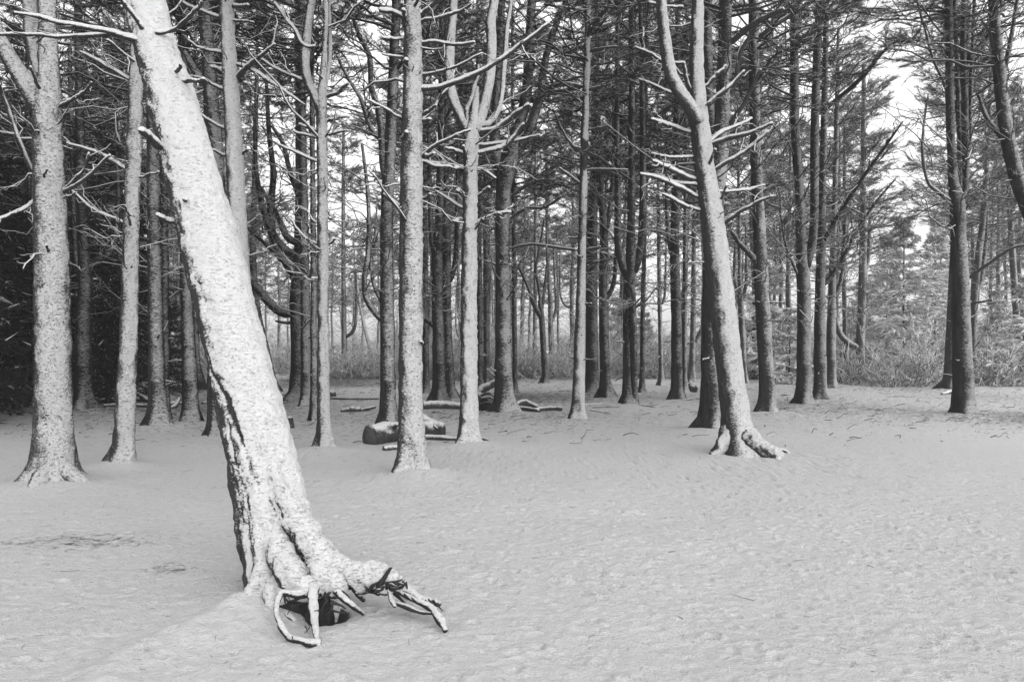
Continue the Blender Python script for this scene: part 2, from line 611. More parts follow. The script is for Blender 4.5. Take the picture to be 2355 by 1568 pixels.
def build_ground():
    xs = spaced(-3.4, 4.2, .020, -260, 260, 1.07)
    ys = spaced(3.2, 7.4, .020, -120, 400, 1.05)
    X, Y = np.meshgrid(xs, ys, indexing='xy')
    Z = ground_h(X, Y)
    # small pits punched by snow and drips falling from the branches, denser to the right
    g = np.random.default_rng(11)
    n = 12000
    px = g.uniform(-5, 6.5, n); py = g.uniform(2.9, 11.5, n)
    keep = (.6 * noise2(px * .7, py * .7, 21) + .25 + .10 * px) > g.random(n) * 1.6 - .5
    for x0, y0 in zip(px[keep], py[keep]):
        r = .014 + .018 * g.random() ** 2; dep = r * g.uniform(.5, 1.15); asp = g.uniform(.6, 1.5)
        i0, i1 = np.searchsorted(xs, [x0 - .16, x0 + .16]); j0, j1 = np.searchsorted(ys, [y0 - .16, y0 + .16])
        dx = (X[j0:j1, i0:i1] - x0) / (r * asp); dy = (Y[j0:j1, i0:i1] - y0) / r
        d2 = dx * dx + dy * dy
        Z[j0:j1, i0:i1] += -dep * np.exp(-d2) + dep * .35 * np.exp(-(np.sqrt(d2) - 1.7) ** 2 * 3)
    d = np.hypot(X, Y)
    litter_shade = np.clip((Y - 9) / 9, 0, 1) * (.55 + .45 * noise2(X * .25, Y * .25, 31)) * np.clip((70 - Y) / 20, 0, 1)
    litter_shade = litter_shade + .6 * np.exp(-((X - P(200, 1240, 6.2)[0]) ** 2 / .5 + (Y - 6.15) ** 2 / .10)) + .6 * np.exp(-((X - P(400, 1305, 5.4)[0]) ** 2 / .06 + (Y - 5.4) ** 2 / .035))  # darker patches on the snow left of the leaning pine
    dp = np.hypot(X - PIT[0], Y - PIT[1])
    litter_shade = litter_shade + 3.0 * np.exp(-(dp / .12) ** 4)  # dark tone painted in as the shade of the root hole
    ny, nx = X.shape
    j, i = np.meshgrid(np.arange(ny - 1), np.arange(nx - 1), indexing='ij')
    q = np.stack([j * nx + i, j * nx + i + 1, (j + 1) * nx + i + 1, (j + 1) * nx + i], -1).reshape(-1, 4)
    mb = MB()
    mb.add(np.stack([X, Y, Z], -1), q, None, 0, litter_shade.ravel())
    o = mb.build('ground', M['ground'], attname='litter')
    tag(o, 'snow-covered forest floor', kind='structure')
    print('ground', len(q))


# ------------------------------------------------------------------ pines traced from the photograph (placed by their foot on the ground)
def trunk_disp(g_seed, foot, near, flare=.5, lobes=4, ph=0.0, rough=.012):
    def f(X, Nn, rr):
        h = X[..., 2] - foot
        th = np.arctan2(Nn[..., 1], Nn[..., 0])
        fl = np.exp(-np.clip(h, -.1, None) / .24) * flare * 1.5 * (.55 + .45 * np.cos(lobes * th + ph) + .25 * np.cos(2 * th + ph * 2))
        d = rr * fl
        d = d + rr * .06 * noise3(X * np.array([3, 3, .9]), g_seed)
        if near:
            d = d + rough * noise3(X * np.array([14, 14, 16]), g_seed + 1) + rough * .6 * noise3(X * np.array([30, 30, 44]), g_seed + 2)
        return d
    return f


class Axis:
    """height -> point and radius along a trunk"""

    def __init__(self, pts, rad):
        self.p, self.r = pts, rad

    def __call__(self, h):
        z = self.p[:, 2]
        return (np.stack([np.interp(h, z, self.p[:, 0]), np.interp(h, z, self.p[:, 1]), h], -1), np.interp(h, z, self.r))


TREES = []


def crown_mesh(seed, **kw):
    g = np.random.default_rng(seed)
    mb = MB()
    live_crown(mb, g, 0.0, 8.5, kw.pop('n'), kw.pop('Lb', 2.6), kw.pop('Lt', 1.1), **kw)
    return mb.mesh('crown', [M['branch_dark'], M['needle'], M['snow']])


CROWNS = {'tall': [crown_mesh(900 + k, n=[50, 54, 46, 58, 50][k], ntw=13, nn=42, ln=.22, wd=.011, spread=.38) for k in range(5)],
          'near': [crown_mesh(920 + k, n=60, ntw=9, nn=14, Lb=3.6, Lt=1.6, wd=.02) for k in range(2)]}


def px_line(line, Z, Ze=None):
    """line [(px,py,width_px)...] at depth Z (bottom) .. Ze (top) -> pts, radii"""
    Ze = Z if Ze is None else Ze
    ys = np.array([l[1] for l in line], float)
    f = (ys - ys[0]) / (ys[-1] - ys[0] + 1e-9)
    out, rad = [], []
    for l, k in zip(line, f):
        z = Z + (Ze - Z) * k
        out.append(P(l[0], l[1], z)); rad.append(l[2] / F * z / 2)
    return np.array(out), np.array(rad)


def make_tree(label, line, mat='medium', forks=(), limbs=(), Z=None, Ze=None, top=15.0, dead=None, crown=None, seed=0, flare=.5, lobes=4, cat='tree', group=None, bias=None, relief=None, ns=None, nres=None, mound=True, rough=.012, branch_mat='branch'):
    """line: trunk centreline in frame units from the foot up. forks: (t, line, Zoffset) limbs that carry on to the top"""
    g = np.random.default_rng(1000 + seed)
    foot_px = line[0]
    Z = Z or zrow(foot_px[1])
    pts, rad = px_line(line, Z, Ze)
    near = Z < 14
    root = thing('pine_tree', (pts[0][0], Z, 0.0), label, cat, group)
    org = np.array([pts[0][0], Z, 0.0])
    # below the snow, and on above the frame
    pts = np.vstack([pts[0] + [0, 0, -.25 - pts[0][2]], pts])
    rad = np.concatenate([[rad[0] * 1.02], rad])
    if top and pts[-1][2] < top:
        d = pts[-1] - pts[-3]; d /= np.linalg.norm(d)
        d = unit(d * .6 + np.array([0, 0, .4]))
        L = (top - pts[-1][2]) / d[2]
        pts = np.vstack([pts, pts[-1] + d * L * .5, pts[-1] + d * L])
        rad = np.concatenate([rad, [rad[-1] * .6, .05]])
    n = nres or (int(90 + 60 * 14 / Z) if near else 50)
    D = catmull(np.column_stack([pts, rad]), n)
    tp, tr = D[:, :3], np.maximum(D[:, 3], .02)
    ns = ns or (56 if near else 18)
    mb = MB()
    td = trunk_disp(seed * 7 + 3, 0.0, Z < 24, flare, lobes, g.random() * 6, rough)
    sweep(mb, tp - org, tr, ns, (lambda X, Nn, rr: td(X, Nn, rr) + relief(X, Nn)) if relief else td, att=bias)
    mb.build('trunk', M[mat], root, attname='snow_bias' if bias else None)
    axes = [Axis(tp, tr)]
    for fk in forks:
        fl, dz = fk[0], fk[1]
        fp, fr = px_line(fl, Z, Z + dz)
        if len(fk) < 3 and fp[-1][2] > 0 and fl[-1][1] <= 40:        # leaves the frame: carry on upwards
            d = unit(fp[-1] - fp[-2])
            d = unit(d * .5 + np.array([0, 0, .5]))
            fp = np.vstack([fp, fp[-1] + d * 2.0, fp[-1] + d * 4.5])
            fr = np.concatenate([fr, [fr[-1] * .75, .03]])
        D = catmull(np.column_stack([fp, fr]), 40)
        mb = MB()
        sweep(mb, D[:, :3] - org, np.maximum(D[:, 3], .012), 24 if near else 12, trunk_disp(seed * 7 + 5 + len(axes), -9, Z < 20, 0, 3, 0, rough * .7))
        mb.build('limb', M[mat], root)
        if abs(D[-1, 2] - D[0, 2]) > 1.5:
            o = np.argsort(D[:, 2])
            axes.append(Axis(D[o, :3], D[o, 3]))
    for lb in limbs:                # single branches: [(px,py,w)...], depth at tip
        bl, dz = lb[0], lb[1]
        za = float(np.interp(P(bl[0][0], bl[0][1], Z)[2], tp[:, 2], tp[:, 1]))
        K = len(bl)
        bp = np.array([P(q[0], q[1], za + dz * k / (K - 1)) for k, q in enumerate(bl)])
        br = np.array([q[2] / F * za / 2 for q in bl])
        c = np.array([np.interp(bp[0][2], tp[:, 2], tp[:, 0]), za, bp[0][2] - .02])
        bp = np.vstack([c * .6 + bp[0] * .4, bp]); br = np.concatenate([[br[0]], br])
        D = catmull(np.column_stack([bp, br]), 22)
        jit = g.normal(0, 1, (22, 3)).cumsum(0) * .0035
        D[:, :3] += jit - jit[0]
        mb = MB()
        sd = int(g.integers(999))
        sweep(mb, D[:, :3] - org, np.maximum(D[:, 3], .006), 10, lambda X, Nn, rr: rr * .3 * noise3(X * 22, sd) + np.clip(Nn[..., 2], 0, 1) * rr * .35)
        L = np.linalg.norm(D[-1, :3] - D[0, :3])
        if L > .55:
            kk = 4
            t = .3 + .65 * g.random((1, kk))
            O, BD = along(D[None, :, :3], t)
            TD = unit(BD + g.normal(0, .6, O.shape))
            TL = L * (.12 + .25 * g.random(kk))
            r = np.full(kk, max(.005, br[-1] * .6))
            p2, r2 = strands(O[0] - org, TD[0], TL, r, r * .5, 5, g.normal(.05, .2, kk), .5 + 0 * TL, g)
            tb = MB()
            batch_tubes(tb, p2, r2, 5)
        br_o = mb.build('branch', M['branch_near' if near else 'branch'], root)
        if L > .55:
            tag(tb.build('twigs', M['branch_near' if near else 'branch'], br_o), kind='stuff')
    if dead and near:                # close enough to pick each branch apart
        ax = axes[0]
        for _ in range(dead.get('n', 20)):
            mb = MB()
            dead_branches(mb, g, lambda h: (ax(h)[0] - org, ax(h)[1]), dead.get('h0', 2.6), min(dead.get('h1', 8), tp[-1, 2] - .4), 1, dead.get('Lmin', .2), dead.get('Lmax', 1.2), 1.2, dead.get('twigs', 3), dead.get('elev', (-12, 38)))
            mb.build('branch', M['branch_near'], root)
    elif dead:
        mb = MB()
        for k, ax in enumerate(axes):
            f = 1.0 if k == 0 else .35
            z0 = max(dead.get('h0', 2.5), ax.p[:, 2].min() + .3)
            z1 = min(dead.get('h1', 12), ax.p[:, 2].max() - .5)
            if z1 > z0:
                dead_branches(mb, g, lambda h, ax=ax: (ax(h)[0] - org, ax(h)[1]), z0, z1, int(dead.get('n', 60) * f), dead.get('Lmin', .25), dead.get('Lmax', 2.2) * (1 if k == 0 else .7), dead.get('thick', 1.0), dead.get('twigs', 5), dead.get('elev', (-12, 38)))
        dead_branches(mb, g, lambda h: (axes[0](h)[0] - org, axes[0](h)[1]), .7, 4.5, 16, .08, .4, 1.6, 0)
        tag(mb.build('dead_branches', M[branch_mat], root), kind='stuff')
    if crown:                       # one of a few shared crowns, set on this trunk
        kw = dict(crown)
        pk = 'near' if kw.get('Lb') else 'tall'
        h0 = kw['h0']
        c, _ = axes[0](np.array([min(h0 + 2.0, (top or 10) - .5)]))
        co = link('crown', CROWNS[pk][seed % len(CROWNS[pk])], root)
        co.location = (c[0][0] - org[0], c[0][1] - org[1], h0)
        co.rotation_euler = (0, 0, g.random() * 6.28)
        fs = .92 + .2 * g.random()
        co.scale = (fs, fs, max(.75, ((top or 12) - h0) / 8.5))
    if mound:
        r = rad[0]
        MOUNDS.append((pts[0][0] + .04, Z - r * .5, r * 2.6, min(.12, r * .4)))
    TREES.append((pts[0][0], Z))
    return root


# ---- the big leaning pine
def lean_bias(X, Nn):
    h = X[..., 2]
    ph = np.degrees(np.arctan2(Nn[..., 1], Nn[..., 0]))
    ga = np.interp(h, [.45, .76, 1.0, 1.25, 1.6, 2.6, 3.5], [-88, -95, -103, -116, -142, -160, -166])
    wa = np.interp(h, [.45, .72, .8, 1.2, 1.8, 3.4], [0, 4, 11, 7, 6, 5]) * (.75 + .7 * noise3(X * 5, 74))
    d = np.exp(-((ph - ga + 6 * noise3(X * 7, 71)) / np.maximum(wa, .5)) ** 2) * (wa > 1)
    gb = np.interp(h, [.42, .55, .76], [-72, -78, -90])
    d = d + np.exp(-((ph - gb) / 5) ** 2) * ((h > .44) & (h < .78))
    gc = np.interp(h, [.3, 1.2], [-112, -126])
    d = d + .4 * np.exp(-((ph - gc + 5 * noise3(X * 6, 72)) / 3.0) ** 2) * ((h > .3) & (h < 1.1))
    gd = np.interp(h, [.25, .62], [-52, -62])
    d = d + .45 * np.exp(-((ph - gd) / 4) ** 2) * ((h > .22) & (h < .62))
    return -.75 * np.clip(d * (1 + .5 * noise3(X * 12, 75)), 0, 1) + .5 * np.exp(-np.clip(h, 0, None) / .3) * (ph > -140) * (ph < 20) - 3.0 * ((h < .13 + .05 * noise3(X * 9, 76)) & (ph > -98) & (ph < -40))  # last term paints the root hole's shade onto the trunk foot


def lean_relief(X, Nn):
    h = X[..., 2]
    th = np.arctan2(Nn[..., 1], Nn[..., 0])
    low = np.clip(1.5 - h / 1.1, .12, 1.0)
    b = np.clip(-lean_bias(X, Nn), 0, 1.7) / 1.7
    rid = noise3(np.stack([th * 3.2 + 40 + h * .5, h * 1.1, 0 * h], -1), 81)
    lump = noise3(X * np.array([12, 12, 9.0]), 82)
    crumb = noise3(X * np.array([28, 28, 22.0]), 83)
    return -.03 * b + low * (.022 * rid + .014 * lump + .009 * crumb)


def build_leaning():
    line = [(688, 1385, 226), (678, 1345, 208), (662, 1300, 188), (645, 1240, 172), (631, 1170, 158), (606, 1060, 148), (583, 960, 143), (548, 820, 138), (500, 640, 132), (448, 430, 120), (392, 215, 104), (334, 0, 84)]
    B = []
    B.append(([(310, 92, 14), (250, 74, 13), (190, 62, 11), (130, 52, 10), (75, 38, 8), (28, 32, 6)], -.4))
    B.append(([(268, 80, 9), (205, 82, 10), (140, 84, 9), (70, 80, 8), (-40, 78, 7)], .2))
    B.append(([(330, 68, 15), (312, 38, 12), (290, 6, 11), (270, -30, 9)], -.25))
    B.append(([(398, 74, 10), (418, 62, 9), (440, 40, 8), (478, -6, 7)], -.3))
    B.append(([(386, 345, 17), (358, 322, 16), (330, 295, 13)], -.35))
    B.append(([(428, 190, 10), (450, 186, 9), (472, 182, 7)], -.2))
    B.append(([(404, 508, 11), (382, 506, 10), (362, 500, 8)], -.1))
    B.append(([(437, 476, 9), (434, 464, 9), (432, 455, 8)], -.28))
    B.append(([(516, 130, 5), (530, 118, 4)], -.3)) if False else None
    B.append(([(412, 172, 8), (417, 164, 7), (420, 158, 6)], -.2))
    disp_g = lean_bias
    t = make_tree('big leaning pine plastered white with snow, exposed gnarled roots at its foot', line, 'lean', (), [b for b in B if b], Z=4.72, Ze=6.2, top=9.0, seed=1, flare=.12, lobes=3, bias=lambda X, Nn: lean_bias(X, Nn), relief=lean_relief, ns=150, nres=420, mound=False, rough=.011)
    org = np.array(t.location)
    MOUNDS.append((org[0] + .05, 5.0, .5, .07))

    def root(line, rr, name='root', mat='root', ns=16, lump=.42, n=56):
        bp = np.array([P(q[0], q[1], q[2]) for q in line])
        if name == 'root' and max(rr) < .045:
            bp[1:-1] += rng.normal(0, .005, bp[1:-1].shape)
        D = catmull(np.column_stack([bp, rr]), n)
        mb = MB()
        sd = int(rng.integers(9999))
        sweep(mb, D[:, :3] - org, D[:, 3], ns, lambda X, Nn, r: r * lump * noise3(X * 16, sd) + r * .35 * lump * noise3(X * 45, sd + 1) + np.clip(Nn[..., 2], 0, 1) * r * .3)
        return mb.build(name, M[mat], t)
    # buttresses running out of the trunk into the root crown
    root([(640, 1120, 4.8), (690, 1215, 4.66), (742, 1292, 4.53), (800, 1322, 4.52), (850, 1334, 4.5)], [.04, .08, .085, .075, .07], ns=30, lump=.28, n=80, mat='butt')
    root([(640, 1190, 4.78), (654, 1300, 4.52), (690, 1352, 4.42), (724, 1366, 4.38)], [.04, .08, .075, .05], ns=30, lump=.3, n=70, mat='butt')
    root([(618, 1200, 4.8), (604, 1310, 4.58), (592, 1362, 4.52), (560, 1402, 4.52)], [.03, .06, .06, .035], ns=26, lump=.3, n=60, mat='butt')
    root([(690, 1230, 4.72), (736, 1320, 4.48), (768, 1348, 4.42), (790, 1352, 4.46)], [.04, .07, .06, .04], ns=26, lump=.3, n=60, mat='butt')
    root([(622, 1385, 4.5), (664, 1364, 4.46), (712, 1352, 4.42), (760, 1348, 4.44)], [.05, .06, .06, .05], ns=26, lump=.35, n=60, mat='butt')
    root([(600, 1330, 4.62), (585, 1372, 4.60), (566, 1402, 4.58)], [.05, .05, .03], mat='butt')
    root([(712, 1366, 4.36), (676, 1364, 4.30), (648, 1364, 4.28), (638, 1388, 4.24), (637, 1412, 4.20), (648, 1440, 4.12), (672, 1462, 4.06), (704, 1476, 4.01), (736, 1478, 4.0)], [.024, .022, .019, .016, .015, .017, .02, .022, .014])
    root([(720, 1352, 4.38), (720, 1385, 4.30), (722, 1420, 4.19), (727, 1452, 4.08), (735, 1492, 3.96)], [.034, .028, .023, .018, .008])
    root([(762, 1342, 4.42), (782, 1368, 4.37), (806, 1390, 4.34), (836, 1412, 4.40)], [.028, .019, .015, .008])
    root([(650, 1405, 4.45), (668, 1418, 4.36), (678, 1428, 4.32)], [.012, .02, .016])
    # the thick broken root to the right
    root([(790, 1322, 4.52), (838, 1332, 4.48), (880, 1336, 4.45), (918, 1342, 4.42)], [.07, .075, .07, .045], ns=26, lump=.3, n=60, mat='butt')
    root([(868, 1350, 4.38), (884, 1332, 4.36), (896, 1312, 4.36), (902, 1304, 4.36)], [.012, .016, .010, .003], mat='branch_dark', lump=.5)
    for k in range(9):
        x = 850 + 9 * k
        root([(x, 1358 - k, 4.40), (x + rng.uniform(4, 14), 1350 - k + rng.uniform(-8, 10), 4.36), (x + rng.uniform(14, 30), 1344 - k + rng.uniform(-14, 22), 4.35)], [.012, .011, .003], name='splinter', mat='branch_dark', ns=7, n=12)
    root([(880, 1346, 4.40), (905, 1340, 4.36), (926, 1332, 4.34)], [.012, .010, .004], mat='branch_dark')
    root([(905, 1345, 4.44), (940, 1362, 4.42), (975, 1376, 4.4), (1010, 1388, 4.55)], [.03, .028, .022, .012])
    root([(900, 1352, 4.42), (918, 1372, 4.40), (938, 1390, 4.38), (962, 1404, 4.32)], [.022, .015, .014, .008], mat='branch_dark', lump=.4)
    root([(912, 1358, 4.40), (945, 1376, 4.38), (985, 1394, 4.33), (1004, 1412, 4.27), (1024, 1450, 4.16)], [.016, .014, .018, .024, .014])
    root([(908, 1386, 4.36), (935, 1396, 4.34), (968, 1404, 4.3), (996, 1410, 4.28)], [.010, .012, .013, .010], mat='branch_dark', lump=.4)
    root([(894, 1356, 4.40), (904, 1378, 4.36), (908, 1394, 4.32)], [.016, .014, .010])
    root([(812, 1352, 4.50), (828, 1366, 4.47), (836, 1380, 4.5)], [.016, .02, .012])
    for k in range(9):
        x = 900 + 12 * k
        root([(x, 1352 + 3.5 * k, 4.40), (x + 9, 1362 + 3.5 * k, 4.37), (x + 22, 1372 + 4 * k, 4.33)], [.005, .004, .002], name='rootlet', mat='twig', ns=5, n=6)
    for (x0, y0, x1, y1, z) in [(702, 1385, 665, 1395, 4.3), (712, 1440, 700, 1455, 4.15), (668, 1392, 660, 1412, 4.22), (735, 1402, 722, 1404, 4.2), (672, 1462, 668, 1474, 4.0), (700, 1438, 706, 1452, 4.1)]:
        root([(x0, y0, z), ((x0 + x1) / 2 + 2, (y0 + y1) / 2, z), (x1, y1, z)], [.004, .003, .002], name='rootlet', mat='twig', ns=5, n=6)
    for k in range(16):
        x = rng.uniform(640, 790); y = rng.uniform(1352, 1400); z = 4.40 - (y - 1352) / 50 * .12
        dx, dy = rng.normal(0, 22), rng.uniform(10, 40)
        root([(x, y, z), (x + dx * .5 + rng.normal(0, 6), y + dy * .5, z - .03), (x + dx, y + dy, z - .06)], [.009, .006, .003], name='rootlet', mat='twig', ns=6, n=12)
    return t


build_leaning()

D1 = dict(n=34, h0=2.6, h1=8, Lmin=.12, Lmax=1.3, thick=1.0, twigs=3)      # near trees: short snowy stubs
D2 = dict(n=74, h0=2.2, h1=12, Lmin=.25, Lmax=2.4, thick=1.0, twigs=5)
D3 = dict(n=66, h0=2.6, h1=14, Lmin=.3, Lmax=2.8, thick=1.1, twigs=6)
C1 = dict(h0=7.8, n=56, ntw=9, nn=12, Lb=3.6, Lt=1.6, wd=.02)
C2 = dict(h0=7.2, n=46, ntw=12, nn=38, ln=.22, wd=.011, spread=.38)
C3 = dict(h0=6.2, n=52, ntw=13, nn=42, ln=.22, wd=.011, spread=.38)

# left pine with three snowy root spurs
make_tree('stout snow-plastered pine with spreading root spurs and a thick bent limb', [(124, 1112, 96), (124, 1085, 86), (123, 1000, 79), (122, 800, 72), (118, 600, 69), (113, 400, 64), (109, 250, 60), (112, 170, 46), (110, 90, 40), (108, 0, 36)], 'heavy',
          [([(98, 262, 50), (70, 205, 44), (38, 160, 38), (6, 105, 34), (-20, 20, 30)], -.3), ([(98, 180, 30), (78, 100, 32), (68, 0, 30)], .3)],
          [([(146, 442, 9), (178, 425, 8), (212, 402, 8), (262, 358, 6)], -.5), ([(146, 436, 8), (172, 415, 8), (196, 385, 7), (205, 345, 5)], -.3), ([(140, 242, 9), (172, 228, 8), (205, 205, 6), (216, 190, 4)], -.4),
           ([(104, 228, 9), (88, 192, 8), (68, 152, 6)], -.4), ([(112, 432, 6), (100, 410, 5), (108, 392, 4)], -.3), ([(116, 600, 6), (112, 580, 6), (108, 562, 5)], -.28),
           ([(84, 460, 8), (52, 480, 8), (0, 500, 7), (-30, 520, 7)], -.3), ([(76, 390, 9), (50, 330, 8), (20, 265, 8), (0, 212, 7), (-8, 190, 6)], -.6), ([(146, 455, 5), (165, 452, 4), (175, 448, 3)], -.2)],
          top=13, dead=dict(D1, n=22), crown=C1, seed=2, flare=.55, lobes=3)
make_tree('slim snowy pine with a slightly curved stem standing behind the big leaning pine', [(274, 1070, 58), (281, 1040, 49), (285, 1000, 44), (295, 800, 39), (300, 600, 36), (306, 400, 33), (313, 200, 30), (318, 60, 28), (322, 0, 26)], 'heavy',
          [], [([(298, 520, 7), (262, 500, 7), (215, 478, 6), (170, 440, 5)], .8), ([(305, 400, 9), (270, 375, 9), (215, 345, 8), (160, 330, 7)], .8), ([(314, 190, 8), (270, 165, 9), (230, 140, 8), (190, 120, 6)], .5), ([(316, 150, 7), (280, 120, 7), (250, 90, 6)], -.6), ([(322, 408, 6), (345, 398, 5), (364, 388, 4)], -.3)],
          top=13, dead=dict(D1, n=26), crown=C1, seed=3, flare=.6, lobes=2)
make_tree('dark-sided straight pine with a bare dark twin close behind it', [(360, 986, 50), (361, 960, 42), (361, 900, 38), (357, 700, 33), (355, 500, 30), (352, 300, 28), (350, 0, 24)], 'medium', top=14, dead=D2, crown=C2, seed=4)
make_tree('thin dark pine half hidden behind a straight dark-sided pine', [(379, 966, 22), (379, 900, 19), (379, 700, 18), (377, 400, 16), (375, 0, 14)], 'dark', top=14, dead=D2, crown=C2, seed=5)
make_tree('straight half-snowed pine with flared foot just left of the leaning trunk', [(440, 978, 42), (438, 940, 36), (437, 900, 34), (430, 700, 28), (427, 500, 26), (424, 300, 24), (420, 0, 20)], 'medium', top=14, dead=D2, crown=C2, seed=6)
make_tree('grey pine hidden behind the leaning trunk, its stem showing above it', [(498, 1006, 42), (498, 950, 38), (497, 700, 38), (496, 400, 38), (486, 250, 34), (476, 100, 30), (470, 0, 28)], 'medium', [([(486, 240, 22), (466, 190, 20), (440, 150, 16), (425, 120, 12)], .3, 1)], (), top=13, dead=dict(D2, n=50), crown=C1, seed=7)
make_tree('slender white snow-coated pine whose foot is hidden by the leaning trunk', [(570, 1024, 50), (567, 980, 46), (556, 700, 43), (547, 520, 41), (536, 300, 37), (526, 120, 34), (520, 0, 32)], 'bright', [],
          [([(545, 178, 12), (560, 165, 12), (585, 142, 11), (610, 122, 8), (640, 98, 6)], -.5), ([(546, 148, 9), (572, 155, 10), (600, 172, 10), (630, 195, 8), (665, 218, 6), (700, 240, 4)], -.6), ([(512, 168, 10), (495, 158, 11), (484, 152, 9)], -.3),
           ([(510, 122, 8), (478, 116, 8), (450, 108, 6), (428, 92, 5)], -.4), ([(514, 206, 8), (490, 196, 8), (460, 182, 7), (430, 178, 5)], -.2), ([(517, 298, 7), (490, 286, 7), (450, 262, 6)], -.3), ([(535, 15, 9), (556, 15, 9), (578, 13, 8)], -.3), ([(536, 47, 6), (560, 48, 6), (586, 50, 4)], -.3),
           ([(520, 358, 7), (505, 352, 6), (492, 345, 6)], -.2), ([(504, 40, 10), (470, 30, 9), (430, 10, 8), (410, -10, 7)], .2), ([(556, 355, 6), (566, 348, 6), (572, 345, 5)], -.15)],
          top=12, dead=dict(D1, n=26, h0=3.2), crown=C1, seed=8)
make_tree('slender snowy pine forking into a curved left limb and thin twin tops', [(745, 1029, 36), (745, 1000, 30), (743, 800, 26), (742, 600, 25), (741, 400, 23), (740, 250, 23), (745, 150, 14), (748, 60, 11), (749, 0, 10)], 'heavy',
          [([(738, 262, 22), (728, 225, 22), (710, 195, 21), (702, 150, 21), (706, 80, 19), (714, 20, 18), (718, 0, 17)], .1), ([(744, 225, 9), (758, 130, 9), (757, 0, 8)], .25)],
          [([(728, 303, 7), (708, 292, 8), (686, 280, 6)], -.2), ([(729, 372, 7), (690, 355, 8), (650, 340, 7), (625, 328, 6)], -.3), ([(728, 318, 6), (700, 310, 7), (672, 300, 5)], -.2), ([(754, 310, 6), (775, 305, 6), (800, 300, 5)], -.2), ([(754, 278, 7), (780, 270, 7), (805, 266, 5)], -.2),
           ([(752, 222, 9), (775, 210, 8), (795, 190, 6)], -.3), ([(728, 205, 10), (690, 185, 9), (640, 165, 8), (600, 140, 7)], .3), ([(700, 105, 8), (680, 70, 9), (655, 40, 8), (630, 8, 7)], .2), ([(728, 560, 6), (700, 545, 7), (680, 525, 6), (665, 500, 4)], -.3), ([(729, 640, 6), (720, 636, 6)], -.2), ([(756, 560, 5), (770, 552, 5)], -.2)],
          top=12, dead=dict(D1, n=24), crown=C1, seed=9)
make_tree('very thin straight pine pressed close to a snowy forked pine', [(721, 968, 18), (721, 930, 15), (721, 800, 14), (720, 600, 13), (718, 300, 12), (716, 0, 10)], 'medium', top=13, dead=dict(D2, n=60, Lmax=1.4), crown=C2, seed=10)
make_tree('slim grey pine directly beside a dark many-limbed pine', [(704, 936, 32), (704, 900, 26), (702, 700, 22), (698, 500, 20), (694, 200, 18), (692, 0, 16)], 'medium', top=15, dead=D2, crown=dict(C3, h0=9), seed=11)
make_tree('dark pine with many thick limbs sweeping left from its trunk', [(679, 926, 46), (682, 890, 34), (684, 800, 31), (682, 700, 31), (690, 600, 30), (692, 450, 26), (690, 250, 22), (688, 0, 18)], 'dark',
          [([(674, 722, 20), (640, 714, 22), (604, 678, 20), (575, 640, 18), (555, 585, 16), (545, 500, 13), (540, 400, 8)], -.3, 1), ([(688, 655, 26), (664, 612, 24), (641, 582, 22), (627, 545, 20), (622, 480, 17), (628, 400, 14), (618, 300, 11), (612, 180, 8)], -.6, 1), ([(690, 592, 22), (655, 575, 20), (622, 530, 18), (600, 460, 14), (588, 380, 10), (585, 260, 7)], -1.0, 1),
           ([(684, 600, 12), (640, 586, 11), (600, 552, 9), (570, 525, 7), (552, 500, 5)], -1.2, 1), ([(692, 565, 16), (660, 545, 15), (640, 500, 13), (622, 470, 10), (600, 430, 8)], .6, 1), ([(676, 742, 8), (655, 742, 7), (634, 738, 5)], -.3, 1), ([(695, 470, 14), (668, 400, 12), (650, 330, 10), (625, 290, 7)], .4, 1)],
          top=15, dead=dict(D3, n=80, h0=4), crown=dict(C3, h0=9), seed=12, flare=.8)
make_tree('half-snowed pine behind the sawn log, with a curved limb forking low', [(893, 982, 46), (893, 950, 39), (892, 900, 35), (890, 700, 32), (889, 520, 30), (896, 350, 28), (901, 250, 25), (906, 120, 22), (911, 0, 20)], 'medium',
          [([(878, 735, 14), (856, 712, 14), (840, 680, 13), (838, 640, 12), (845, 590, 12), (848, 530, 11), (845, 440, 9), (832, 330, 6)], -.2, 1), ([(880, 700, 9), (866, 672, 9), (855, 635, 9), (853, 600, 8), (862, 540, 6), (866, 480, 4)], .2, 1), ([(888, 420, 16), (880, 380, 17), (876, 300, 15), (868, 245, 14), (853, 200, 13), (850, 130, 12), (826, 85, 10), (812, 40, 9), (799, 0, 8)], -.2), ([(880, 330, 8), (850, 290, 10), (830, 230, 9), (800, 180, 7), (775, 130, 5)], -.3, 1)],
          top=14, dead=D2, crown=C2, seed=13)
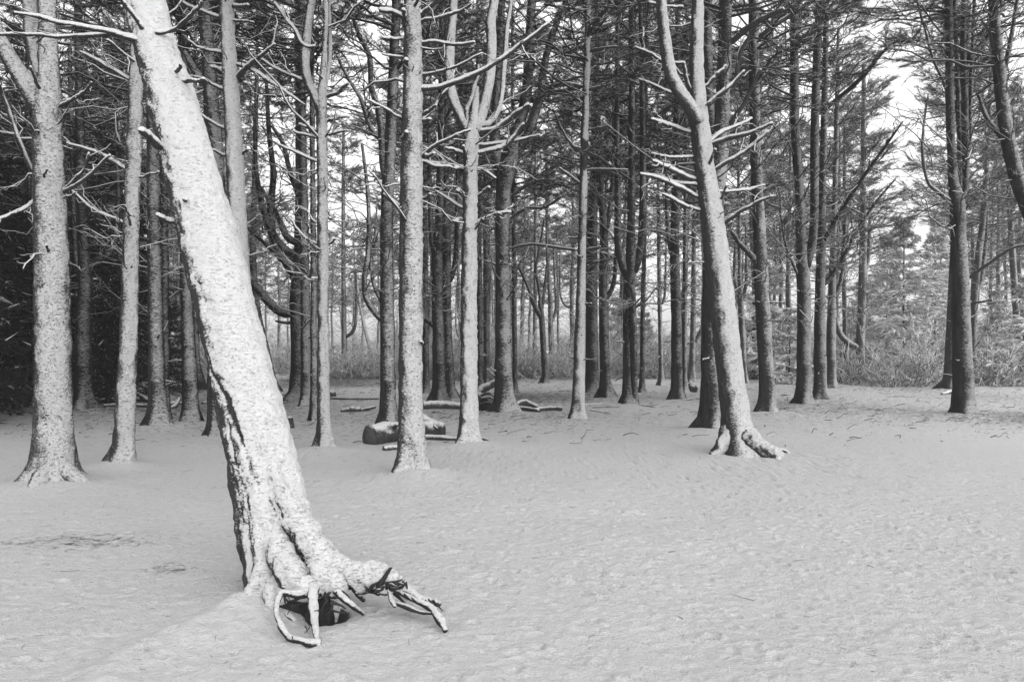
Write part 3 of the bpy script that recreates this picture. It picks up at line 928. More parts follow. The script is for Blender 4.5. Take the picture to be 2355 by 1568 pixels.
make_tree('tall snowy pine standing in front of the sawn log', [(948, 1094, 76), (947, 1070, 68), (946, 1020, 61), (944, 900, 56), (944, 750, 55), (945, 600, 54), (946, 400, 51), (949, 200, 46), (949, 80, 41), (948, 0, 38)], 'heavy', [],
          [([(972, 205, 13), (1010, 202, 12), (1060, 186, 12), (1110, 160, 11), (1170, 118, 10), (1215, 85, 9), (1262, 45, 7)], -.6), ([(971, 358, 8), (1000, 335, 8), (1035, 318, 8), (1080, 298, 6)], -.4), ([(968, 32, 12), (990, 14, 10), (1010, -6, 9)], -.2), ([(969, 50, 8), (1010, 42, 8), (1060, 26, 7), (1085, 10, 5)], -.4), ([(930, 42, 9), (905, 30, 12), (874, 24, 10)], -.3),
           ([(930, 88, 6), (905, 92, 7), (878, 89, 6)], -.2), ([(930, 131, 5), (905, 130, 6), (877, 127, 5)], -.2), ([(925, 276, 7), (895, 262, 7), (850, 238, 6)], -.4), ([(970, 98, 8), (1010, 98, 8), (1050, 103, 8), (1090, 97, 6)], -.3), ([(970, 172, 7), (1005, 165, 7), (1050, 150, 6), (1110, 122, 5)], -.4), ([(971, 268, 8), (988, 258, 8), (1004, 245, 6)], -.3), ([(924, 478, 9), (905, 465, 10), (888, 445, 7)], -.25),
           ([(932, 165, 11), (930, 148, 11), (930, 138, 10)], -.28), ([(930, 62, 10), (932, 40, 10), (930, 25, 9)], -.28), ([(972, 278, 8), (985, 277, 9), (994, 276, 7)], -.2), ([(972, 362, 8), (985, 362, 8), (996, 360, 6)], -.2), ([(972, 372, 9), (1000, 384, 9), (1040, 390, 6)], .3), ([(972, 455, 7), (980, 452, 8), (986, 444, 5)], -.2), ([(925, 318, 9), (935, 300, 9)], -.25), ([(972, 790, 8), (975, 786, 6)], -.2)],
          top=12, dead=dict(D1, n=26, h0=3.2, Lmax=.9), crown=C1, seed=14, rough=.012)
make_tree('snowy pine splitting into two upright white limbs beside a long fallen bough', [(1078, 1024, 58), (1078, 1000, 47), (1078, 900, 41), (1078, 800, 39), (1079, 600, 37), (1081, 450, 34), (1083, 330, 36), (1086, 290, 32), (1098, 200, 8)], 'bright',
          [([(1078, 310, 24), (1062, 272, 25), (1040, 225, 24), (1033, 165, 23), (1036, 90, 21), (1043, 0, 20)], -.2), ([(1092, 305, 26), (1108, 262, 25), (1122, 200, 25), (1130, 120, 24), (1128, 50, 22), (1136, 0, 20)], .2), ([(1080, 300, 12), (1072, 262, 11), (1082, 225, 10), (1096, 180, 9), (1100, 150, 7)], -.3, 1), ([(1100, 292, 16), (1130, 280, 14), (1150, 240, 12), (1160, 140, 11), (1166, 60, 9), (1175, 0, 8)], .5)],
          [([(1099, 352, 11), (1130, 345, 12), (1165, 330, 11), (1190, 300, 8), (1205, 280, 6)], -.3), ([(1098, 302, 10), (1140, 295, 12), (1180, 265, 11), (1215, 240, 8)], -.5), ([(1100, 510, 8), (1130, 500, 9), (1175, 488, 8)], -.4), ([(1065, 352, 8), (1045, 345, 9), (1022, 340, 6)], -.3), ([(1064, 390, 8), (1052, 388, 9), (1045, 388, 8)], -.25), ([(1064, 385, 9), (1020, 378, 10), (980, 370, 8), (955, 360, 6)], .5), ([(1066, 478, 8), (1035, 462, 8), (1000, 440, 6)], .5), ([(1078, 388, 7), (1072, 360, 8), (1068, 330, 7)], -.35), ([(1062, 505, 7), (1052, 508, 8), (1048, 506, 6)], -.2), ([(1098, 450, 6), (1115, 440, 7), (1124, 434, 6)], -.2), ([(1062, 444, 6), (1055, 438, 9)], -.2), ([(1098, 388, 7), (1118, 395, 7), (1138, 408, 5)], -.3), ([(1098, 335, 8), (1135, 333, 9), (1200, 322, 7), (1240, 312, 4)], -.1)],
          top=None, dead=dict(D1, n=24, h0=3.2), seed=15)
make_tree('stout pine with dark fork above, uprooted stump and curved bough at its foot', [(1160, 952, 58), (1160, 925, 47), (1158, 880, 41), (1156, 700, 35), (1155, 550, 34), (1158, 430, 36), (1168, 380, 44), (1190, 300, 30), (1212, 200, 24), (1222, 0, 20)], 'medium',
          [([(1160, 420, 30), (1140, 350, 26), (1140, 250, 22), (1150, 100, 18), (1152, 0, 16)], .3), ([(1178, 370, 22), (1215, 300, 20), (1240, 230, 18), (1255, 130, 16), (1285, 40, 13), (1300, 0, 11)], -.4)],
          [([(1176, 500, 6), (1210, 480, 7), (1250, 478, 6), (1290, 452, 5)], -.8), ([(1176, 452, 6), (1215, 425, 6), (1252, 412, 4)], -.5), ([(1174, 570, 5), (1230, 562, 6), (1300, 570, 6), (1340, 575, 4)], -.8), ([(1178, 330, 8), (1215, 280, 9), (1240, 225, 10), (1290, 210, 9), (1335, 202, 6)], -1.0)],
          top=14, dead=D2, crown=C2, seed=16)
make_tree('dark pine forking at half height beside its dark twin', [(1009, 926, 38), (1009, 900, 31), (1008, 800, 29), (1006, 700, 26), (1005, 600, 27), (1008, 540, 22), (1012, 400, 17), (1015, 200, 14), (1016, 0, 12)], 'dark', [([(1000, 750, 14), (985, 738, 13), (973, 725, 12), (968, 660, 10), (966, 560, 8), (962, 450, 6)], .2, 1), ([(1003, 600, 15), (992, 550, 13), (988, 450, 11), (985, 300, 8)], .2, 1)], top=15, dead=D3, crown=C3, seed=17)
make_tree('dark pine with bowed right limb, twin of the forked pine beside it', [(1034, 918, 38), (1032, 890, 28), (1029, 800, 24), (1027, 700, 20), (1027, 600, 19), (1024, 400, 15), (1024, 0, 11)], 'dark', [([(1030, 650, 13), (1042, 625, 12), (1048, 580, 11), (1050, 500, 9), (1052, 350, 6)], -.3, 1)], top=15, dead=D3, crown=C3, seed=18)
make_tree('small dark trunk behind the tall pine with the sawn log', [(981, 906, 26), (979, 880, 17), (977, 700, 15), (975, 400, 12), (972, 100, 9)], 'dark', top=14, dead=D3, crown=C3, seed=19)
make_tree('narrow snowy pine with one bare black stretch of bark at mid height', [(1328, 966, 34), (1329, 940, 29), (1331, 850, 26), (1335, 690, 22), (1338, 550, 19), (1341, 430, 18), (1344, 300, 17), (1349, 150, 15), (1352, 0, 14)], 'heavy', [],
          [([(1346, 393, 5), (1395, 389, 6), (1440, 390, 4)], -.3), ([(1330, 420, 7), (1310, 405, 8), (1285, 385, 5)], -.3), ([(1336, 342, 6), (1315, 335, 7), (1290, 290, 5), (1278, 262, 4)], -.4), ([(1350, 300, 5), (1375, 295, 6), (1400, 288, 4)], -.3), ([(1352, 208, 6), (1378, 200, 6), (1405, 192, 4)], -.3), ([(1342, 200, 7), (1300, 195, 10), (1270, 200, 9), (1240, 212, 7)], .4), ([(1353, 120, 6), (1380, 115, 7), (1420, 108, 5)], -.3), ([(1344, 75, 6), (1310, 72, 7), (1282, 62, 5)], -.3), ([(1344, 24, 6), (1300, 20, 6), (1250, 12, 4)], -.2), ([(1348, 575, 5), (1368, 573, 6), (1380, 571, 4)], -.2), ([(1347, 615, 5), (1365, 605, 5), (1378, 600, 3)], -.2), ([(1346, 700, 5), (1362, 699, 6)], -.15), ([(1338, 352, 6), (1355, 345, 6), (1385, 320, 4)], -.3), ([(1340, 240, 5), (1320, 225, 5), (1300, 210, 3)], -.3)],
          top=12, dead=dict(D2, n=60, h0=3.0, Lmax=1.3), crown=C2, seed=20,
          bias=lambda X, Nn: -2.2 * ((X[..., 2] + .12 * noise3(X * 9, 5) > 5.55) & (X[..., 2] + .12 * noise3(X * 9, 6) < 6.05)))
make_tree('thick dark pine with light right flank behind the narrow snowy pine', [(1361, 907, 40), (1361, 880, 32), (1360, 700, 28), (1360, 550, 25), (1366, 400, 20), (1368, 200, 16), (1370, 0, 13)], 'dark', top=15, dead=D3, crown=C3, seed=21)
make_tree('dark pine with a bowed limb curving up from its right side', [(1393, 917, 34), (1392, 890, 25), (1388, 750, 22), (1386, 650, 20), (1388, 520, 19), (1380, 440, 14), (1374, 250, 12), (1370, 0, 10)], 'dark', [([(1392, 690, 11), (1406, 665, 11), (1413, 635, 10), (1416, 580, 8), (1420, 480, 5)], -.2, 1), ([(1390, 540, 14), (1402, 480, 12), (1410, 380, 10), (1412, 200, 8)], .2, 1)], top=15, dead=D3, crown=C3, seed=22)
make_tree('twin-stemmed pine fused at the foot and forking like a trident', [(1444, 934, 38), (1443, 900, 25), (1443, 800, 22), (1446, 650, 26), (1450, 600, 24), (1450, 520, 18), (1452, 350, 16), (1452, 0, 12)], 'dark', [([(1458, 932, 26), (1457, 880, 18), (1456, 760, 17), (1452, 660, 18)], -.25, 1), ([(1444, 640, 20), (1430, 605, 20), (1420, 560, 17), (1420, 470, 15), (1418, 300, 12), (1420, 0, 9)], .2), ([(1456, 625, 20), (1470, 585, 18), (1476, 520, 17), (1478, 400, 15), (1476, 200, 12), (1472, 0, 10)], -.2)], top=15, dead=D3, crown=C3, seed=23)
make_tree('thin pale-edged pine just right of the twin-stemmed trident pine', [(1475, 902, 18), (1476, 870, 12), (1478, 700, 11), (1482, 500, 10), (1486, 0, 7)], 'dark', top=15, dead=D3, crown=C3, seed=24)
make_tree('dark straight pine with small flared foot in front of a rock-like stump', [(1556, 922, 40), (1556, 895, 29), (1555, 750, 24), (1551, 600, 22), (1553, 450, 18), (1556, 250, 15), (1558, 0, 12)], 'dark', [([(1547, 600, 9), (1538, 560, 9), (1533, 500, 8), (1530, 400, 5)], .2, 1)], top=15, dead=D3, crown=C3, seed=25)
make_tree('pale thin trunk almost hidden behind a dark straight pine', [(1573, 905, 18), (1573, 870, 13), (1574, 700, 11), (1576, 400, 9), (1578, 100, 7)], 'medium', top=14, dead=D3, crown=C3, seed=26)
make_tree('broad rough pine right behind the second leaning pine, splitting into upright stems', [(1634, 992, 72), (1634, 960, 54), (1634, 880, 44), (1634, 750, 42), (1638, 550, 42), (1648, 400, 44), (1655, 320, 46), (1660, 260, 34), (1665, 150, 31), (1668, 0, 28)], 'medium', [([(1645, 330, 26), (1632, 260, 24), (1628, 150, 22), (1626, 0, 20)], .3)], [([(1672, 300, 9), (1690, 270, 10), (1720, 225, 9), (1748, 160, 6)], -.6), ([(1678, 100, 12), (1710, 75, 12), (1750, 48, 11), (1800, 25, 9)], -.8), ([(1670, 230, 9), (1690, 190, 9), (1705, 120, 8), (1760, 40, 6)], -.3)], top=13, dead=D2, crown=C2, seed=27, flare=.4)
make_tree('second leaning pine, white with snow, forked high with a broken root at its foot', [(1700, 1042, 92), (1697, 1015, 76), (1692, 960, 66), (1683, 890, 62), (1672, 800, 60), (1660, 700, 58), (1648, 600, 56), (1637, 500, 53), (1622, 400, 48), (1609, 300, 44), (1604, 250, 42), (1603, 200, 34), (1601, 120, 31), (1604, 0, 26)], 'bright',
          [([(1603, 285, 34), (1588, 248, 32), (1562, 212, 31), (1540, 165, 30), (1530, 100, 27), (1523, 40, 25), (1520, 0, 24)], -.3)],
          [([(1586, 306, 9), (1555, 295, 11), (1530, 285, 10), (1503, 276, 7)], -.5), ([(1594, 410, 9), (1565, 400, 12), (1530, 385, 11), (1500, 370, 7)], -.6), ([(1598, 452, 9), (1560, 432, 12), (1520, 412, 10), (1472, 398, 6)], -.6), ([(1600, 425, 8), (1550, 420, 9), (1505, 405, 6)], -.2), ([(1602, 482, 8), (1570, 470, 9), (1540, 452, 8), (1525, 445, 5)], -.4), ([(1590, 360, 6), (1550, 360, 7), (1495, 350, 4)], -.2),
           ([(1633, 332, 9), (1680, 320, 11), (1730, 308, 9), (1780, 285, 6)], -.6), ([(1638, 398, 9), (1670, 375, 10), (1720, 345, 9), (1770, 300, 6)], -.4), ([(1630, 325, 9), (1655, 305, 9), (1690, 290, 7), (1730, 270, 5)], .4), ([(1660, 520, 8), (1690, 495, 9), (1730, 470, 8), (1780, 450, 5)], -.6), ([(1618, 250, 10), (1655, 222, 11), (1690, 190, 8), (1712, 160, 5)], -.3), ([(1616, 205, 8), (1640, 180, 9), (1670, 150, 7)], -.2), ([(1588, 210, 9), (1578, 180, 9), (1570, 140, 7)], -.3), ([(1588, 245, 8), (1572, 225, 7), (1562, 205, 5)], -.45), ([(1625, 395, 6), (1632, 375, 6), (1650, 340, 5)], -.3), ([(1640, 440, 7), (1700, 440, 7), (1760, 428, 4)], .2), ([(1530, 145, 7), (1500, 125, 7), (1465, 110, 5)], -.2), ([(1520, 15, 7), (1495, 5, 6)], -.2), ([(1645, 460, 5), (1656, 450, 5), (1668, 425, 4)], -.3), ([(1555, 215, 7), (1510, 200, 7), (1470, 182, 5)], .3)],
          top=11, dead=dict(D1, n=18, h0=3.4, Lmax=1.0), crown=dict(C1, h0=9), seed=28, flare=.5, lobes=3, Z=11.35, Ze=11.8, mound=False)
make_tree('straight pine dark on one flank with a bare stub limb on its left', [(1761, 952, 46), (1762, 925, 38), (1762, 880, 35), (1756, 760, 34), (1750, 650, 32), (1744, 500, 27), (1738, 350, 25), (1734, 200, 24), (1732, 0, 22)], 'medium', [([(1738, 600, 14), (1718, 578, 13), (1700, 560, 11), (1682, 532, 9)], -.5, 1)], [([(1735, 95, 8), (1770, 70, 9), (1830, 30, 8), (1870, 0, 6)], -.6)], top=13, dead=dict(D2, n=70), crown=C2, seed=29, flare=.6)
make_tree('dark pine forking low into two upright stems, first of a dark trio', [(1846, 934, 44), (1847, 905, 33), (1848, 800, 30), (1847, 650, 29), (1842, 580, 25), (1838, 450, 21), (1828, 300, 20), (1826, 150, 18), (1827, 0, 17)], 'light', [([(1852, 615, 18), (1866, 570, 19), (1872, 480, 19), (1872, 350, 19), (1876, 180, 18), (1882, 0, 15)], -.2), ([(1838, 640, 7), (1820, 600, 7), (1806, 560, 6), (1796, 500, 5), (1793, 440, 3)], -.4, 1)], top=13, dead=dict(D3, n=80), crown=dict(C3, h0=8.5), seed=30)
make_tree('dark pine with limbs rising steeply to the right, middle of a dark trio', [(1886, 922, 42), (1886, 895, 30), (1885, 800, 26), (1885, 700, 23), (1887, 600, 20), (1890, 450, 16), (1895, 250, 13), (1900, 0, 10)], 'light', [([(1892, 655, 12), (1915, 630, 12), (1940, 590, 10), (1970, 530, 8), (2010, 470, 6), (2060, 410, 4)], -1.0, 1), ([(1895, 640, 12), (1925, 620, 11), (1938, 580, 10), (1945, 500, 8)], .3, 1), ([(1890, 560, 10), (1930, 490, 9), (1990, 400, 8), (2040, 330, 6), (2075, 280, 4)], -2.0, 1), ([(1885, 260, 12), (1930, 225, 11), (1980, 180, 10), (2030, 120, 8), (2075, 85, 5)], -4, 1)], top=14, dead=dict(D3, n=80), crown=dict(C3, h0=9), seed=31)
make_tree('slim dark pine standing last of a dark trio', [(1911, 895, 30), (1911, 870, 22), (1911, 760, 20), (1913, 650, 17), (1918, 500, 13), (1925, 200, 10)], 'light', [([(1914, 690, 10), (1930, 655, 10), (1940, 600, 8), (1950, 500, 6)], -.3, 1)], top=14, dead=dict(D3, n=80), crown=C3, seed=32)
make_tree('distant pine with one big limb curving out low like an elbow', [(1977, 878, 30), (1978, 850, 22), (1978, 780, 19), (1982, 680, 18), (1984, 560, 15), (1984, 400, 12), (1986, 150, 9)], 'far', [([(1970, 800, 16), (1950, 788, 15), (1930, 765, 13), (1920, 730, 11), (1917, 690, 9), (1912, 600, 6)], -.4, 1), ([(1986, 640, 10), (1996, 590, 9), (2000, 500, 7)], .3, 1)], top=14, dead=D3, crown=C3, seed=33)
make_tree('thin distant trunk between a dark trio and an elbow-limbed pine', [(1950, 874, 16), (1948, 850, 12), (1943, 760, 11), (1940, 600, 9), (1942, 300, 7)], 'far', top=13, dead=D3, crown=C3, seed=34)
make_tree('dark pine splitting into several parallel upright stems, alone at the snow edge', [(2216, 957, 50), (2214, 930, 43), (2212, 850, 42), (2209, 700, 37), (2204, 560, 33), (2200, 460, 32), (2190, 400, 19), (2184, 250, 18), (2182, 100, 17), (2180, 0, 17)], 'light', [([(2204, 480, 16), (2207, 400, 13), (2203, 250, 11), (2198, 100, 10), (2195, 0, 10)], .2), ([(2210, 470, 18), (2220, 400, 16), (2218, 250, 15), (2214, 120, 13), (2216, 0, 12)], -.2), ([(2214, 430, 10), (2228, 330, 9), (2232, 200, 9), (2240, 0, 7)], .4), ([(2222, 140, 12), (2250, 110, 12), (2280, 70, 11), (2300, 0, 9)], -.2)], [([(2190, 466, 8), (2158, 445, 8), (2131, 414, 7), (2120, 345, 6), (2122, 286, 5), (2131, 219, 4)], .5), ([(2178, 215, 6), (2164, 180, 6), (2148, 145, 6), (2131, 84, 5), (2108, 0, 4)], .4), ([(2225, 640, 6), (2270, 610, 6), (2330, 570, 5), (2400, 560, 4)], -1.0), ([(2226, 700, 5), (2250, 695, 5), (2280, 690, 4)], -.5)], top=12, dead=dict(D3, n=70, h0=3.8), crown=dict(C3, h0=8.2, n=40), seed=35)
make_tree('dark flared trunk partly hidden behind the many-stemmed pine', [(2181, 897, 42), (2184, 875, 28), (2186, 800, 24), (2190, 700, 22), (2200, 500, 20), (2215, 300, 16), (2225, 0, 12)], 'light', top=14, dead=D3, crown=C3, seed=36, flare=.8)
make_tree('thin dark pine with crooked limbs right behind the many-stemmed pine', [(2236, 884, 16), (2237, 800, 13), (2240, 700, 14), (2248, 600, 15), (2262, 480, 12), (2275, 250, 9), (2280, 0, 7)], 'light', [([(2242, 680, 10), (2256, 640, 10), (2266, 560, 8), (2270, 480, 6)], .4, 1)], top=13, dead=D3, crown=C3, seed=37)
make_tree('thin pine leaning slightly, with a brush thicket at its foot', [(2349, 880, 22), (2346, 840, 17), (2338, 740, 15), (2328, 600, 13), (2320, 450, 11), (2312, 200, 9)], 'far', top=14, dead=D3, crown=C3, seed=38)
make_tree('dark crooked pine leaning in over the thicket from beyond the snow edge', [(2470, 965, 46), (2440, 760, 36), (2400, 580, 33), (2353, 455, 30), (2328, 370, 29), (2308, 270, 27), (2294, 130, 24), (2284, 0, 21)], 'light', [([(2318, 330, 14), (2290, 300, 13), (2268, 270, 10), (2250, 220, 7)], .3, 1), ([(2300, 200, 12), (2318, 120, 11), (2338, 0, 8)], .2)], top=12, dead=dict(D3, n=80, h0=4), crown=dict(C3, h0=7.5, n=40), seed=39)
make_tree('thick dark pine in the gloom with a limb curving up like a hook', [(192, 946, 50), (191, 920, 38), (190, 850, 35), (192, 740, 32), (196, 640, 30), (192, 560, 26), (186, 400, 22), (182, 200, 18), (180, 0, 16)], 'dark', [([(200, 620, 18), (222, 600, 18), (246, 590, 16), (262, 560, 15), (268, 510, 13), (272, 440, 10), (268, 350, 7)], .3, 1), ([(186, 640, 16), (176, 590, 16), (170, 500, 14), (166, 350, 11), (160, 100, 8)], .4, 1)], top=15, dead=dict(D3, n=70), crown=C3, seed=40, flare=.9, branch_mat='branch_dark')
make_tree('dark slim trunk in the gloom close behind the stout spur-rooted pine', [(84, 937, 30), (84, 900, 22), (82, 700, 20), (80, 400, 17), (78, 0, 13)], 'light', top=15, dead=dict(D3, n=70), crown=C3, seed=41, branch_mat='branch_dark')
make_tree('crooked leaning pine at the sunlit clearing edge behind the leaning trunk', [(628, 904, 34), (622, 870, 24), (610, 810, 22), (598, 760, 20), (588, 700, 18), (582, 600, 15), (584, 450, 12), (590, 200, 9)], 'dark', top=14, dead=D3, crown=dict(C3, h0=9), seed=42)
make_tree('far pale pine at the clearing with a slim limb bending up from its side', [(791, 866, 17), (791, 840, 13), (791, 780, 12), (790, 700, 11), (789, 560, 9), (790, 300, 6)], 'far', [([(795, 775, 8), (808, 765, 8), (817, 745, 7), (819, 700, 6), (818, 620, 4)], -.3, 1)], top=14, dead=dict(D3, n=80), crown=C3, seed=43)
make_tree('white birch-like pole leaning at the far clearing, bare of bark', [(858, 840, 10), (850, 800, 9), (838, 750, 8), (826, 690, 7), (818, 640, 5)], 'heavy', Z=58, top=None, seed=44, mound=False, cat='dead tree')
make_tree('white leaning dead pole crossing behind the pale far pine', [(806, 838, 11), (798, 800, 10), (790, 760, 8), (782, 705, 6)], 'heavy', Z=60, top=None, seed=45, mound=False, cat='dead tree')
make_tree('bowed forked sapling-like pine between far trunks, limbs curving like a lyre', [(1251, 884, 20), (1252, 860, 14), (1248, 780, 13), (1244, 720, 13), (1240, 690, 8)], 'dark', [([(1246, 735, 11), (1228, 700, 12), (1218, 670, 9), (1205, 640, 7), (1190, 610, 5)], -.5, 1), ([(1246, 715, 8), (1238, 660, 7), (1232, 620, 6), (1240, 570, 5), (1252, 500, 4)], .1, 1), ([(1246, 710, 8), (1252, 660, 7), (1258, 600, 5), (1256, 520, 4)], .4, 1)], top=None, seed=46)
make_tree('slender far pine left of the lyre-limbed pine', [(1227, 868, 16), (1228, 840, 11), (1230, 700, 9), (1231, 560, 8), (1232, 300, 6)], 'far', top=14, dead=D3, crown=C3, seed=47)
make_tree('far pine with forked top right of the lyre-limbed pine', [(1270, 864, 20), (1270, 840, 14), (1266, 760, 12), (1264, 680, 10), (1258, 560, 8), (1256, 300, 6)], 'far', [([(1268, 740, 8), (1278, 710, 7), (1276, 650, 6), (1272, 560, 4)], .2, 1)], top=14, dead=D3, crown=C3, seed=48)
make_tree('pale thin pine with a small flared foot between two dark straight pines', [(1520, 888, 18), (1520, 860, 12), (1518, 780, 10), (1516, 660, 10), (1514, 500, 8), (1512, 250, 6)], 'far', [([(1520, 700, 6), (1528, 680, 6), (1530, 620, 5), (1532, 540, 3)], .1, 1)], top=14, dead=D3, crown=C3, seed=49)
make_tree('pale pine behind the rock-like stump, short branches on its lower trunk', [(1589, 881, 19), (1590, 850, 15), (1593, 760, 13), (1594, 650, 11), (1596, 450, 9), (1598, 200, 7)], 'far', [([(1594, 790, 9), (1606, 770, 9), (1616, 740, 7), (1620, 690, 5)], -.2, 1)], top=14, dead=D3, crown=C3, seed=50)
make_tree('slim grey pine with lyre fork between the second leaning pine and its right neighbour', [(1712, 882, 18), (1710, 850, 15), (1706, 760, 14), (1702, 690, 14), (1700, 620, 9), (1698, 450, 7)], 'far', [([(1702, 690, 10), (1692, 660, 9), (1688, 620, 8), (1690, 560, 6)], .1, 1), ([(1704, 690, 9), (1714, 660, 8), (1716, 600, 7), (1714, 520, 5)], .1, 1)], top=13, dead=D3, crown=C3, seed=51)
make_tree('dark trunk behind the stout fork-topped pine, foot among fallen sticks', [(1184, 906, 16), (1184, 880, 12), (1182, 700, 11), (1180, 400, 9), (1178, 100, 7)], 'dark', top=14, dead=D3, crown=C3, seed=52)
make_tree('dark pine seen between the two-limbed snowy pine and the stout forked one', [(1118, 886, 22), (1118, 860, 15), (1118, 700, 14), (1116, 450, 11), (1114, 100, 8)], 'dark', top=14, dead=D3, crown=C3, seed=53)
make_tree('slim dark pine beside the two-limbed snowy pine', [(1104, 905, 20), (1102, 870, 15), (1102, 700, 14), (1100, 450, 11), (1098, 100, 8)], 'dark', top=14, dead=D3, crown=C3, seed=54)

# root spurs of the second leaning pine
def spur(tree_px, pts, rr, label=None):
    pass


# ------------------------------------------------------------------ shared kinds: far pines, dense evergreens, young spruces, shrubs
def far_variant(seed, H, fork=False):
    g = np.random.default_rng(seed)
    n = 14
    z = np.linspace(-.3, H, n)
    wob = g.normal(0, .06, (n, 2)).cumsum(0)
    wob -= wob[1]
    pts = np.column_stack([wob, z])
    r = np.interp(z, [-.3, 0, .5, H * .6, H], [.27, .24, .17, .11, .03])
    tr = MB()
    sweep(tr, pts, r, 9, trunk_disp(seed, 0, False, .45))
    ax = Axis(pts, r)
    if fork:
        for s in (-1, 1):
            h = g.uniform(2.5, 5)
            az = g.random() * 6.28
            p0, _ = ax(np.array([h]))
            d = np.array([math.cos(az), math.sin(az), 0])
            q = np.array([p0[0], p0[0] + d * .5 + [0, 0, .25], p0[0] + d * .8 + [0, 0, 1.0], p0[0] + d * .85 + [0, 0, 2.6], p0[0] + d * .8 + [0, 0, 5]])
            D = catmull(np.column_stack([q, [.09, .085, .08, .06, .03]]), 14)
            sweep(tr, D[:, :3], D[:, 3], 7)
    db = MB()
    dead_branches(db, g, ax, 1.6, H * .7, 78, .3, 2.6, 1.5, 6, (-15, 35), sub=True)
    cr = MB()
    live_crown(cr, g, H * .42, H, 52, 3.2, 1.0, ntw=13, nn=38, ln=.26, wd=.016, spread=.4, elev=(-8, 40), snow=.2)
    return [('trunk', tr.mesh('trunk', [M['far']])), ('dead_branches', db.mesh('dead_branches', [M['branch']])), ('crown', cr.mesh('crown', [M['branch_dark'], M['needle'], M['snow']], smooth=False))]


def put(kind, parts, loc, rz, sc, label, cat, group=None):
    r = thing(kind, loc, label, cat, group)
    r.rotation_euler = (0, 0, rz)
    r.scale = (sc, sc, sc)
    for nm, me in parts:
        c = link(nm, me, r)
        if nm == 'dead_branches': c['kind'] = 'stuff'
    return r


FARV = [far_variant(200 + i, [18, 20, 16, 19, 17, 21][i], i % 2 == 1) for i in range(6)]
FARL = ['slender straight pine of the far wood, bare low branches dusted with snow', 'far wood pine with upswept side stems forking from its trunk']
gf = np.random.default_rng(5)
placed = list(TREES)
cnt = 0
tries = 0
while cnt < 80 and tries < 6000:
    tries += 1
    Z = 27 + 51 * gf.random() ** .8
    px = gf.uniform(-120, 2480)
    x = (px - CX) / F * Z
    gap = 2.0 if Z < 45 else 1.6
    if any((x - a) ** 2 + (Z - b) ** 2 < gap ** 2 for a, b in placed):
        continue
    # open clearing behind the dark many-limbed pine, and the sky gap to the right
    if 560 < px < 900: continue
    if 1190 < px < 1300 and Z < 62: continue
    if 560 < px < 900 and Z < 50: continue
    if 1930 < px < 2160: continue
    if 1780 < px < 2330 and Z < 40: continue
    if Z < 34 and 950 < px < 1900 and gf.random() < .75: continue
    placed.append((x, Z))
    k = int(gf.integers(6))
    put('pine_tree', FARV[k], (x, Z, 0), gf.random() * 6.28, gf.uniform(.8, 1.15), FARL[k % 2], 'tree', ['straight pines of the far wood', 'forked pines of the far wood'][k % 2])
    cnt += 1
print('far', cnt)


for k, (px, Z) in enumerate([(575, 66), (612, 74), (640, 62), (690, 78), (725, 70), (765, 82), (812, 76), (835, 88), (868, 72), (895, 84), (660, 90), (752, 92), (1215, 70), (1285, 66)]):
    v = [0, 2, 4][k % 3]
    put('pine_tree', FARV[v], ((px - CX) / F * Z, Z, 0), k * 1.1, .8, 'thin pale pine far across the bright clearing', 'tree', 'thin pines across the bright clearing')

# unseen pines added beside and behind the viewer to shade the near snow
for k, (x, y) in enumerate([(-6.5, 1.5), (6.8, 2.0), (-3.5, -4.5), (4.5, -5.5), (9.5, -2.0), (-9.5, -1.5), (8.8, 7.0), (-8.0, 6.3), (0.8, -9.0)]):
    put('pine_tree', FARV[k % 6], (x, y, 0), k * 1.3, .95, ['straight pine with bare low branches growing where the photographer stands', 'pine with upswept side stems growing where the photographer stands'][k % 2], 'tree', 'pines around the viewer')


def hemlock_variant(seed, H):
    g = np.random.default_rng(seed)
    tr = MB()
    z = np.linspace(-.2, H, 10)
    sweep(tr, np.column_stack([g.normal(0, .02, (10, 2)), z]), np.interp(z, [0, H], [.13, .02]), 8)
    cr = MB()
    live_crown(cr, g, .5, H, 150, 2.3, .3, ntw=12, nn=14, ln=.2, wd=.03, elev=(-18, 30), snow=.03, curve=-.06, spread=.4, start=.15, droop=.1)
    return [('trunk', tr.mesh('trunk', [M['twig']])), ('crown', cr.mesh('crown', [M['twig'], M['needle_dark'], M['snow']], smooth=False))]


def spruce_variant(seed, H):
    g = np.random.default_rng(seed)
    tr = MB()
    z = np.linspace(-.2, H, 10)
    sweep(tr, np.column_stack([g.normal(0, .015, (10, 2)), z]), np.interp(z, [0, H], [.09, .015]), 8)
    cr = MB()
    live_crown(cr, g, .25, H, 150, H * .36, .25, ntw=12, nn=10, ln=.16, wd=.03, elev=(-5, 40), snow=.5, curve=-.08, spread=.5, start=.2, load=.8, droop=.18)
    return [('trunk', tr.mesh('trunk', [M['light']])), ('crown', cr.mesh('crown', [M['branch'], M['needle'], M['snow']], smooth=False))]


